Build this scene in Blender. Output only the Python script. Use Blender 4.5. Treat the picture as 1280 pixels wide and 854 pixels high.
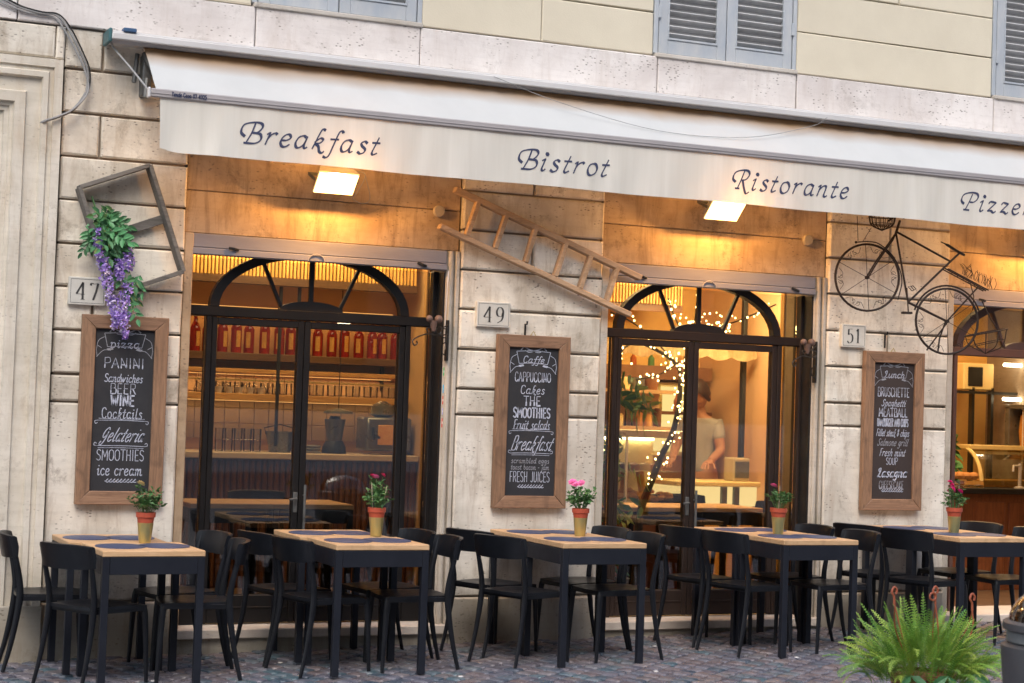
import bpy, math, random
from mathutils import Vector, Matrix
random.seed(7)
S = bpy.context.scene
for o in list(bpy.data.objects): bpy.data.objects.remove(o)
C = S.collection
PI = math.pi
rad = math.radians
rnd = random.uniform

# ---------------------------------------------------------------- camera
cam = bpy.data.cameras.new('camera')
co = bpy.data.objects.new('camera', cam); C.objects.link(co); S.camera = co
yaw, pitch, roll = 0.41009511, 0.03709459, 0.03390517
fwd = Vector((math.sin(yaw)*math.cos(pitch), math.cos(yaw)*math.cos(pitch), math.sin(pitch)))
rt = Vector((math.cos(yaw), -math.sin(yaw), 0)); upv = rt.cross(fwd)
r2 = rt*math.cos(roll)+upv*math.sin(roll); u2 = -rt*math.sin(roll)+upv*math.cos(roll)
co.matrix_world = Matrix(((r2.x, u2.x, -fwd.x, 0), (r2.y, u2.y, -fwd.y, -10.901), (r2.z, u2.z, -fwd.z, 1.5688), (0, 0, 0, 1)))
cam.sensor_width = 36; cam.lens = 2209.9/1280*36; cam.clip_start = .1; cam.clip_end = 1000
cam.dof.use_dof = True; cam.dof.focus_distance = 11.9; cam.dof.aperture_fstop = 3.2
S.render.resolution_x = 1024; S.render.resolution_y = 683

# ---------------------------------------------------------------- world, sun, exposure
SUN_EL, SUN_AZ = rad(50), rad(205)       # azimuth clockwise from +Y: high, behind the camera
w = bpy.data.worlds.new('World'); S.world = w; w.use_nodes = True
nt = w.node_tree; nt.nodes.clear()
sky = nt.nodes.new('ShaderNodeTexSky'); sky.sky_type = 'NISHITA'; sky.sun_disc = False
sky.sun_elevation = SUN_EL; sky.sun_rotation = SUN_AZ; sky.air_density = 1.3; sky.dust_density = 3.0; sky.ozone_density = 1.0
bg = nt.nodes.new('ShaderNodeBackground'); bg.inputs[1].default_value = .15
ow = nt.nodes.new('ShaderNodeOutputWorld')
nt.links.new(sky.outputs[0], bg.inputs[0]); nt.links.new(bg.outputs[0], ow.inputs[0])
sl = bpy.data.lights.new('sun', 'SUN'); sl.energy = .55; sl.angle = rad(25); sl.color = (1, .95, .88)
so = bpy.data.objects.new('sun', sl); C.objects.link(so)
sd = Vector((math.sin(SUN_AZ)*math.cos(SUN_EL), math.cos(SUN_AZ)*math.cos(SUN_EL), math.sin(SUN_EL)))
so.rotation_euler = sd.to_track_quat('Z', 'Y').to_euler(); so.location = sd*40
S.view_settings.view_transform = 'Standard'; S.view_settings.look = 'None'
S.view_settings.exposure = 0.86; S.view_settings.gamma = 1
S.render.engine = 'CYCLES'
S.cycles.max_bounces = 6; S.cycles.transparent_max_bounces = 12

# ---------------------------------------------------------------- mesh helpers
class MB:
    def __init__(s): s.v = []; s.f = []; s.m = []
    def add(s, vs, fs, mi=0):
        b = len(s.v); s.v += [tuple(x) for x in vs]
        for f in fs: s.f.append([i+b for i in f]); s.m.append(mi)
    def box(s, x0, x1, y0, y1, z0, z1, mi=0, M=None):
        vs = [Vector((x, y, z)) for z in (z0, z1) for y in (y0, y1) for x in (x0, x1)]
        if M: vs = [M @ v for v in vs]
        s.add(vs, [(0,2,3,1),(4,5,7,6),(0,1,5,4),(2,6,7,3),(0,4,6,2),(1,3,7,5)], mi)
        return s
    def cham(s, x0, x1, y0, y1, z0, z1, c=.008, mi=0, M=None):
        # box bevelled on all edges
        vs = []; fs = []
        def P(x, y, z): vs.append(Vector((x, y, z))); return len(vs)-1
        X = (x0, x1); Y = (y0, y1); Z = (z0, z1); sg = (1, -1)
        I = {}
        for i in (0, 1):
            for j in (0, 1):
                for k in (0, 1):
                    a, b, d = X[i], Y[j], Z[k]
                    I[i,j,k,0] = P(a, b+sg[j]*c, d+sg[k]*c); I[i,j,k,1] = P(a+sg[i]*c, b, d+sg[k]*c); I[i,j,k,2] = P(a+sg[i]*c, b+sg[j]*c, d)
        for i in (0, 1):
            fs.append([I[i,0,0,0], I[i,1,0,0], I[i,1,1,0], I[i,0,1,0]]); fs.append([I[0,i,0,1], I[1,i,0,1], I[1,i,1,1], I[0,i,1,1]]); fs.append([I[0,0,i,2], I[1,0,i,2], I[1,1,i,2], I[0,1,i,2]])
            for j in (0, 1):
                fs.append([I[i,j,0,0], I[i,j,1,0], I[i,j,1,1], I[i,j,0,1]]); fs.append([I[i,0,j,0], I[i,1,j,0], I[i,1,j,2], I[i,0,j,2]]); fs.append([I[0,i,j,1], I[1,i,j,1], I[1,i,j,2], I[0,i,j,2]])
                for k in (0, 1): fs.append([I[i,j,k,0], I[i,j,k,1], I[i,j,k,2]])
        if M: vs = [M @ v for v in vs]
        s.add(vs, fs, mi); return s
    def beam(s, a, b, w, t, up=(0, 1, 0), mi=0):
        a = Vector(a); b = Vector(b); d = (b-a); L = d.length; d.normalize()
        u = Vector(up); u = (u-d*u.dot(d)).normalized(); v = d.cross(u)
        M = Matrix((( d.x, v.x, u.x, a.x), (d.y, v.y, u.y, a.y), (d.z, v.z, u.z, a.z), (0,0,0,1)))
        c = min(w, t)*.12
        s.cham(0, L, -w/2, w/2, -t/2, t/2, c, mi, M); return s
    def tube(s, pts, r, n=8, mi=0, cap=True, flat=1.0, up=(0, 0, 1), closed=False):
        pts = [Vector(p) for p in pts]; N = len(pts)
        rs = list(r) if isinstance(r, (list, tuple)) else [r]*N
        if len(rs) != N: rs = [rs[min(int(i/(N-1)*(len(rs)-1)), len(rs)-2)]*(1-(i/(N-1)*(len(rs)-1)-min(int(i/(N-1)*(len(rs)-1)), len(rs)-2)))+rs[min(int(i/(N-1)*(len(rs)-1)), len(rs)-2)+1]*(i/(N-1)*(len(rs)-1)-min(int(i/(N-1)*(len(rs)-1)), len(rs)-2)) for i in range(N)]
        b = len(s.v); u = Vector(up)
        for i, p in enumerate(pts):
            if closed: d = pts[(i+1) % N]-pts[i-1]
            else: d = pts[min(i+1, N-1)]-pts[max(i-1, 0)]
            if d.length < 1e-9: d = Vector((0, 0, 1))
            d.normalize()
            if abs(d.dot(u)) > .98: u = Vector((1, 0, 0)) if abs(d.x) < .8 else Vector((0, 1, 0))
            e = (u-d*u.dot(d)).normalized(); f = d.cross(e); u = e
            for k in range(n):
                a = 2*PI*k/n; s.v.append(tuple(p+e*(rs[i]*math.cos(a)*flat)+f*(rs[i]*math.sin(a))))
        for i in range(N if closed else N-1):
            j = (i+1) % N
            for k in range(n):
                k2 = (k+1) % n; s.f.append([b+i*n+k, b+i*n+k2, b+j*n+k2, b+j*n+k]); s.m.append(mi)
        if cap and not closed:
            s.f.append([b+k for k in range(n)][::-1]); s.m.append(mi); s.f.append([b+(N-1)*n+k for k in range(n)]); s.m.append(mi)
        return s
    def lathe(s, prof, c=(0, 0, 0), n=20, mi=0, capb=True, capt=True):
        b = len(s.v)
        for r, z in prof:
            for k in range(n):
                a = 2*PI*k/n; s.v.append((c[0]+r*math.cos(a), c[1]+r*math.sin(a), c[2]+z))
        for i in range(len(prof)-1):
            for k in range(n):
                k2 = (k+1) % n; s.f.append([b+i*n+k, b+i*n+k2, b+(i+1)*n+k2, b+(i+1)*n+k]); s.m.append(mi)
        if capb: s.f.append([b+k for k in range(n)][::-1]); s.m.append(mi)
        if capt: s.f.append([b+(len(prof)-1)*n+k for k in range(n)]); s.m.append(mi)
        return s
    def ball(s, c, r, n=8, mi=0, sz=1, sy=1):
        m = max(3, n//2+1)
        s.lathe([(r*math.sin(PI*i/m)+1e-5, -r*sz*math.cos(PI*i/m)) for i in range(m+1)], c, n, mi)
        return s
    def mesh(s, name, mats, smooth=False):
        me = bpy.data.meshes.new(name); me.from_pydata(s.v, [], s.f); me.validate(); me.update()
        for m in (mats if isinstance(mats, (list, tuple)) else [mats]): me.materials.append(m)
        if len(me.polygons) == len(s.m): me.polygons.foreach_set('material_index', s.m)
        if smooth: me.polygons.foreach_set('use_smooth', [True]*len(me.polygons))
        import bmesh
        bm = bmesh.new(); bm.from_mesh(me); bmesh.ops.recalc_face_normals(bm, faces=bm.faces); bm.to_mesh(me); bm.free()
        if smooth: 
            try: me.set_sharp_from_angle(angle=rad(smooth if smooth > 1 else 40))
            except Exception: pass
        return me
    def obj(s, name, mats, parent=None, smooth=False, loc=None, rz=0):
        return link(name, s.mesh(name, mats, smooth), parent, loc, rz)
def link(name, me, parent=None, loc=None, rz=0):
    o = bpy.data.objects.new(name, me); C.objects.link(o)
    if parent: o.parent = parent
    if loc: o.location = loc
    if rz: o.rotation_euler.z = rz
    return o
def tag(o, label, cat=None, group=None, kind=None):
    if label: o['label'] = label
    if cat: o['category'] = cat
    if group: o['group'] = group
    if kind: o['kind'] = kind
    return o
def thing(name, label, cat, loc=(0, 0, 0), rz=0, group=None):
    return tag(link(name, None, None, loc, rz), label, cat, group)
def copy_tree(o, parent=None):
    c = o.copy(); C.objects.link(c); c.parent = parent
    for ch in o.children: copy_tree(ch, c)
    return c
def cr(pts, n=6, closed=False):
    # Catmull-Rom smoothing
    P = [Vector(p) for p in pts]; N = len(P); out = []
    if N < 3: return P
    for i in range(N if closed else N-1):
        p0 = P[i-1] if (closed or i > 0) else P[0]*2-P[1]; p1 = P[i]; p2 = P[(i+1) % N]
        p3 = P[(i+2) % N] if (closed or i+2 < N) else P[-1]*2-P[-2]
        for k in range(n):
            t = k/n; out.append(.5*((2*p1)+(p2-p0)*t+(2*p0-5*p1+4*p2-p3)*t*t+(3*p1-p0-3*p2+p3)*t**3))
    if not closed: out.append(P[-1])
    return out

# ---------------------------------------------------------------- materials
class NT:
    def __init__(s, name):
        s.m = bpy.data.materials.new(name); s.m.use_nodes = True; s.t = s.m.node_tree; s.b = s.t.nodes['Principled BSDF']; s.out = s.t.nodes['Material Output']
        s.tc = s.t.nodes.new('ShaderNodeTexCoord')
    def n(s, k, **p):
        x = s.t.nodes.new(k)
        for a, b in p.items(): setattr(x, a, b)
        return x
    def l(s, a, b): s.t.links.new(a, b)
    def co(s, scale=(1, 1, 1), rnd_off=False):
        mp = s.n('ShaderNodeMapping'); mp.inputs['Scale'].default_value = scale; s.l(s.tc.outputs['Object'], mp.inputs[0])
        if rnd_off:
            oi = s.n('ShaderNodeObjectInfo'); mu = s.n('ShaderNodeMath', operation='MULTIPLY'); mu.inputs[1].default_value = 37; s.l(oi.outputs['Random'], mu.inputs[0]); s.l(mu.outputs[0], mp.inputs['Location'])
        return mp.outputs[0]
    def noise(s, vec, scale=5, det=5, rough=.6, dist=0):
        x = s.n('ShaderNodeTexNoise'); x.inputs['Scale'].default_value = scale; x.inputs['Detail'].default_value = det; x.inputs['Roughness'].default_value = rough; x.inputs['Distortion'].default_value = dist
        s.l(vec, x.inputs['Vector']); return x.outputs['Fac']
    def ramp(s, f, stops):
        x = s.n('ShaderNodeValToRGB'); e = x.color_ramp.elements
        while len(e) < len(stops): e.new(.5)
        for i, (p, c) in enumerate(stops):
            e[i].position = p; e[i].color = (c, c, c, 1) if isinstance(c, (int, float)) else (*c, 1)
        s.l(f, x.inputs[0]); return x.outputs[0]
    def mix(s, f, a, b, mode='MIX'):
        x = s.n('ShaderNodeMix', data_type='RGBA', blend_type=mode)
        for i, v in ((0, f), (6, a), (7, b)):
            if isinstance(v, (int, float)): x.inputs[i].default_value = v if i == 0 else (v, v, v, 1)
            elif isinstance(v, tuple): x.inputs[i].default_value = (*v, 1)
            else: s.l(v, x.inputs[i])
        return x.outputs[2]
    def bump(s, h, st=.3, d=.01):
        x = s.n('ShaderNodeBump'); x.inputs['Strength'].default_value = st; x.inputs['Distance'].default_value = d
        s.l(h, x.inputs['Height']); s.l(x.outputs[0], s.b.inputs['Normal'])
    def setb(s, **k):
        for a, v in k.items():
            i = s.b.inputs[a.replace('_', ' ')]
            if isinstance(v, (int, float)): i.default_value = v
            elif isinstance(v, tuple): i.default_value = (*v, 1)
            else: s.l(v, i)
def pm(name, c, c2=None, rough=.6, sc=6, bsc=80, bump=.15, metal=0, rv=.12, stretch=(1, 1, 1), perobj=0, spec=.5):
    t = NT(name); v = t.co(stretch, True)
    c2 = c2 or tuple(x*.72 for x in c)
    f = t.ramp(t.noise(v, sc, 6, .65), [(.3, 0.), (.72, 1.)])
    col = t.mix(f, c, c2)
    if perobj:
        oi = t.n('ShaderNodeObjectInfo'); g = t.ramp(oi.outputs['Random'], [(0, 1-perobj), (1, 1+perobj)])
        col = t.mix(1., col, g, 'MULTIPLY')
    r = t.n('ShaderNodeMapRange'); r.inputs[3].default_value = max(0.02, rough-rv); r.inputs[4].default_value = min(1, rough+rv); t.l(t.noise(v, sc*2.3, 4), r.inputs[0])
    t.setb(Base_Color=col, Roughness=r.outputs[0], Metallic=metal); t.b.inputs['Specular IOR Level'].default_value = spec
    if bump: t.bump(t.noise(v, bsc, 3), bump, .004)
    return t.m
def wood(name, c, c2, axis='x', rough=.5, grain=1., perobj=.12):
    t = NT(name); st = {'x': (1.2, 14, 14), 'z': (14, 14, 1.2), 'y': (14, 1.2, 14)}[axis]
    v = t.co(st, True)
    n1 = t.noise(v, 2.2, 6, .7, 1.2); f = t.ramp(n1, [(.33, 0.), (.5, .45), (.66, 1.)])
    col = t.mix(f, c, c2)
    n2 = t.noise(v, 9, 4, .6); col = t.mix(t.ramp(n2, [(.55, 0.), (.75, .5*grain)]), col, tuple(x*.45 for x in c2))
    if perobj:
        oi = t.n('ShaderNodeObjectInfo'); col = t.mix(1., col, t.ramp(oi.outputs['Random'], [(0, 1-perobj), (1, 1+perobj)]), 'MULTIPLY')
    kn = t.noise(t.co((3, 3, 3), True), 1.5, 3, .5, 1.5); col = t.mix(t.ramp(kn, [(.58, 0.), (.72, .45)]), col, tuple(x*.5 for x in c2))
    t.setb(Base_Color=col, Roughness=rough); t.bump(n2, .25, .003)
    return t.m
def stone(name, c, c2, pit=.55, stain=.5, rough=.78, perobj=.08, streak=(.42, .33, .25), dirt=False):
    t = NT(name); v = t.co(); vo = t.co((1, 1, 1), True)
    col = t.mix(t.ramp(t.noise(vo, 2.1, 7, .62, .4), [(.38, 0.), (.62, 1.)]), c, c2)
    bed = t.noise(t.co((1.2, 1.2, 9), True), 4, 5, .6, .5)          # travertine bedding
    col = t.mix(t.ramp(bed, [(.48, 0.), (.8, .35)]), col, tuple(x*.75 for x in c2))
    st = t.ramp(t.noise(t.co((6, 6, .9)), 1.6, 8, .75, .6), [(.50, 0.), (.70, stain*.8)])
    col = t.mix(st, col, streak)
    bl = t.ramp(t.noise(v, 3.3, 10, .82, .3), [(.54, 0.), (.66, stain*.75)])
    col = t.mix(bl, col, tuple(x*.55 for x in streak))
    vo2 = t.n('ShaderNodeTexVoronoi'); vo2.inputs['Scale'].default_value = 27; t.l(t.co((1, 1, 2.2)), vo2.inputs['Vector'])
    gate = t.ramp(t.noise(v, 4.2, 7, .75), [(.5, 0.), (.58, 1.)])
    pit_f = t.ramp(vo2.outputs['Distance'], [(.14, 1.), (.30, 0.)])
    pf = t.mix(1., pit_f, gate, 'MULTIPLY')
    pf2 = t.mix(1., pf, pit, 'MULTIPLY')
    col = t.mix(pf2, col, (.12, .09, .07))
    if dirt:
        sx = t.n('ShaderNodeSeparateXYZ'); t.l(t.tc.outputs['Object'], sx.inputs[0])
        ad = t.n('ShaderNodeMath', operation='ADD'); ad.use_clamp = True; t.l(sx.outputs['Z'], ad.inputs[0])
        nn = t.noise(t.co((1, 1, 1)), 2.5, 9, .8); mm = t.n('ShaderNodeMath', operation='MULTIPLY'); mm.inputs[1].default_value = -.6; t.l(nn, mm.inputs[0]); t.l(mm.outputs[0], ad.inputs[1])
        col = t.mix(t.ramp(ad.outputs[0], [(.0, .62), (.16, .12), (.45, 0.)]), col, (.15, .125, .085))
    if perobj:
        oi = t.n('ShaderNodeObjectInfo'); col = t.mix(1., col, t.ramp(oi.outputs['Random'], [(0, 1-perobj), (1, 1+perobj*.6)]), 'MULTIPLY')
    t.setb(Base_Color=col, Roughness=rough)
    h = t.mix(.5, t.noise(v, 30, 6, .7), t.ramp(pf, [(0, 1.), (1, 0.)]))
    t.bump(h, .45, .006)
    return t.m
def emis(name, col, st):
    t = NT(name); t.setb(Base_Color=(0.02, .02, .02), Emission_Color=col, Emission_Strength=st); return t.m
def glass(name, tint=(.93, .95, .94), refl=1.0, rough=.02):
    t = NT(name); t.t.nodes.remove(t.b)
    tr = t.n('ShaderNodeBsdfTransparent'); tr.inputs[0].default_value = (*tint, 1)
    gl = t.n('ShaderNodeBsdfGlossy'); gl.inputs['Roughness'].default_value = rough; gl.inputs[0].default_value = (1, 1, 1, 1)
    fr = t.n('ShaderNodeFresnel'); fr.inputs[0].default_value = 1.5
    mu = t.n('ShaderNodeMath', operation='MULTIPLY'); mu.inputs[1].default_value = refl; mu.use_clamp = True
    t.l(fr.outputs[0], mu.inputs[0])
    mx = t.n('ShaderNodeMixShader'); t.l(mu.outputs[0], mx.inputs[0]); t.l(tr.outputs[0], mx.inputs[1]); t.l(gl.outputs[0], mx.inputs[2]); t.l(mx.outputs[0], t.out.inputs[0])
    return t.m

M_stone = stone('travertine_blocks', (.85, .80, .70), (.60, .54, .45), stain=.85, perobj=.13, streak=(.42, .33, .23), pit=.8)
M_stone_low = stone('travertine_base', (.84, .80, .72), (.62, .57, .49), stain=.85, pit=.75, dirt=True, perobj=.06)
M_band = stone('smooth_travertine_band', (.80, .76, .73), (.66, .61, .58), pit=.8, stain=.45, streak=(.50, .42, .36))
M_portal = stone('portal_marble', (.76, .71, .62), (.60, .55, .46), pit=.3, stain=.55, perobj=0, streak=(.47, .36, .24))
M_core = stone('joint_mortar', (.34, .28, .22), (.24, .19, .15), perobj=0)
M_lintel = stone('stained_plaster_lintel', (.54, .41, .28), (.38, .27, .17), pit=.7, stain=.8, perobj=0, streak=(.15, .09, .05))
M_jamb = stone('jamb_stone', (.58, .53, .46), (.44, .39, .32), pit=.25, stain=.8, perobj=0, streak=(.30, .28, .22))
M_stucco = pm('cream_stucco', (.72, .66, .52), (.66, .60, .47), .85, 2.5, 120, .25, perobj=.03)
M_sill = stone('sill_stone', (.62, .58, .53), (.5, .46, .4), stain=.5)
M_grayjoint = pm('grey_joint', (.27, .27, .27), (.2, .2, .2), .8)
M_blue = pm('worn_blue_grey_paint', (.37, .42, .48), (.50, .52, .53), .6, 9, 60, .3, stretch=(1, 1, .4), perobj=.08)
M_slat = pm('worn_slat_paint', (.56, .57, .57), (.42, .42, .42), .6, 11, 60, .2, perobj=.1)
M_dark = pm('dark_void', (.02, .018, .018), (.012, .01, .01), .8)
M_fabric = pm('awning_canvas', (.62, .64, .64), (.56, .58, .58), .85, 3, 400, .12, stretch=(1, 1, .35))
_t = M_fabric.node_tree; _b = _t.nodes['Principled BSDF']; _old = _b.inputs['Base Color'].links[0].from_socket     # cassette's brown shade, with some grime, painted into the canvas colour
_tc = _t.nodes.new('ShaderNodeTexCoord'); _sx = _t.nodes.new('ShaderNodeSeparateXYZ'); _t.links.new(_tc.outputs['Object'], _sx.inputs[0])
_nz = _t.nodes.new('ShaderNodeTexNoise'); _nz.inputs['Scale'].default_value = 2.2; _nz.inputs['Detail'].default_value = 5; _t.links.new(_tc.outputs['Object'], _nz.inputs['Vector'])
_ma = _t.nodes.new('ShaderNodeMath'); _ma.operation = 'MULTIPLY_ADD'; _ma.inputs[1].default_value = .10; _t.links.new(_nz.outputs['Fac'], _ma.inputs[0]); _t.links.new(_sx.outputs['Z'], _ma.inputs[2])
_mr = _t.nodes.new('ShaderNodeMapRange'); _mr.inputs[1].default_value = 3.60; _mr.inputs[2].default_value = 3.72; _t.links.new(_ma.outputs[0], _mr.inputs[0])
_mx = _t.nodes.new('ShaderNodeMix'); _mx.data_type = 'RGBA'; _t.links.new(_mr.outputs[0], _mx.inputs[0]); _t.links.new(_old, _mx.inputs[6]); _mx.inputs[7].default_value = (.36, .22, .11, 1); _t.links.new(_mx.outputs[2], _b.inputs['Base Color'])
M_valance = pm('valance_canvas', (.87, .855, .79), (.75, .73, .66), .85, 5, 400, .15, stretch=(2.5, 1, .15))
def translucent(m, f, col):
    t_ = m.node_tree; o_ = t_.nodes['Material Output']; b_ = t_.nodes['Principled BSDF']; tl_ = t_.nodes.new('ShaderNodeBsdfTranslucent'); tl_.inputs[0].default_value = (*col, 1)
    mx_ = t_.nodes.new('ShaderNodeMixShader'); mx_.inputs[0].default_value = f; t_.links.new(b_.outputs[0], mx_.inputs[1]); t_.links.new(tl_.outputs[0], mx_.inputs[2]); t_.links.new(mx_.outputs[0], o_.inputs[0])
translucent(M_valance, .22, (.8, .75, .66)); translucent(M_fabric, .15, (.8, .75, .66))
M_ink = pm('navy_print', (.035, .045, .10), (.05, .06, .12), .7, 30)
M_alu = pm('white_aluminium', (.72, .71, .70), (.62, .60, .59), .4, 4, 90, .05, metal=.2, stretch=(.3, 1, 1))
M_bar = pm('grey_awning_bar', (.46, .43, .43), (.40, .37, .37), .5, 4, metal=.3)
M_armdark = pm('awning_arm_metal', (.16, .17, .17), (.09, .09, .09), .5, 10, metal=.5)
M_shut = pm('painted_shutter_box', (.30, .30, .34), (.23, .22, .25), .5, 3, 60, .1, stretch=(.5, 1, 3))
M_frame = pm('dark_door_frame', (.008, .008, .009), (.015, .013, .013), .45, 5, 90, .06, spec=.3)
M_frameb = pm('brown_door_frame', (.12, .062, .045), (.085, .04, .03), .45, 5, 90, .06)
M_black = pm('black_metal', (.015, .015, .016), (.03, .03, .03), .45, 8, metal=.3)
M_rust = pm('rusty_iron', (.018, .016, .016), (.045, .028, .022), .7, 25, 90, .3, metal=.4)
M_marble = stone('threshold_marble', (.70, .64, .57), (.6, .53, .46), pit=.1, stain=.3, perobj=0)
M_glass = glass('window_glass', (.84, .86, .85), 1.9)
M_clear = glass('clear_glassware', (.95, .96, .96), 1.4)
M_chair = pm('black_moulded_chair', (.006, .007, .010), (.012, .014, .019), .38, 7, 120, .05, spec=.3)
M_tabmetal = pm('navy_black_table_metal', (.010, .012, .019), (.016, .019, .028), .45, 6, 120, .06, spec=.3)
M_oak = wood('oak_tabletop', (.66, .44, .25), (.50, .31, .16), 'x', .5, .6)
M_mat = pm('navy_placemat', (.04, .062, .135), (.055, .08, .165), .45, 20, 300, .1)
M_board = pm('chalkboard_slate', (.018, .019, .024), (.035, .034, .037), .75, 5, 150, .08)
M_frame2 = pm('brownish_door_frame', (.034, .022, .018), (.020, .014, .012), .45, 5, 90, .06, spec=.3)
M_boardb = pm('brown_chalkboard', (.035, .024, .022), (.05, .036, .033), .75, 5, 150, .08)
M_framewood = wood('chalkboard_frame_wood', (.35, .20, .115), (.17, .098, .058), 'z', .6)
M_framewoodx = wood('chalkboard_frame_wood_across', (.34, .20, .12), (.18, .10, .06), 'x', .6)
M_chalk = pm('chalk', (.60, .64, .76), (.32, .34, .42), .95, 60, 200, .2)
M_chalkdim = pm('faint_chalk', (.40, .41, .46), (.22, .22, .25), .95, 60, 200, .2)
M_plaque = pm('marble_number_plaque', (.66, .65, .60), (.56, .55, .50), .5, 12, perobj=.05)
M_num = pm('plaque_black_paint', (.03, .03, .03), (.07, .07, .07), .6, 40)
M_ladder = wood('weathered_ladder_wood', (.52, .36, .23), (.34, .22, .13), 'x', .75, .6)
M_greywood = wood('grey_weathered_wood', (.20, .185, .165), (.10, .09, .08), 'x', .8, .8)
M_leaf = pm('green_leaf', (.06, .20, .075), (.10, .30, .13), .5, 20, 60, .1, perobj=.3)
M_leaf2 = pm('pot_leaf', (.05, .15, .04), (.12, .26, .08), .5, 30, 60, .1, perobj=.2)
M_purple = pm('wisteria_petal', (.30, .17, .62), (.52, .38, .80), .7, 60, 60, .1)
M_purplew = pm('pale_wisteria_petal', (.74, .68, .84), (.6, .5, .8), .7, 60)
M_pink = pm('pink_petal', (.80, .10, .36), (.88, .25, .5), .6, 40)
M_red = pm('deep_pink_petal', (.62, .02, .12), (.78, .08, .25), .6, 40)
M_magenta = pm('magenta_petal', (.82, .02, .30), (.70, .01, .22), .6, 40)
M_cream = pm('cream_petal', (.85, .72, .42), (.8, .6, .3), .6, 40)
M_pot = pm('red_plastic_pot', (.48, .09, .045), (.40, .07, .035), .45, 10)
M_gold = pm('gold_foil_wrap', (.62, .46, .16), (.42, .42, .20), .36, 7, 40, .15, metal=.65)
M_stick = pm('pale_stick', (.6, .55, .4), (.5, .42, .3), .7)
M_cable = pm('grey_cable', (.38, .38, .38), (.22, .22, .22), .6, 9)
M_disc = pm('dusty_cap', (.42, .37, .31), (.32, .27, .22), .7, 9)
M_orn = pm('dusty_brown_ornament', (.17, .10, .08), (.10, .065, .05), .6, 20)
M_teal = pm('teal_end_cap', (.05, .16, .17), (.03, .08, .10), .5, 20)
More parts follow.
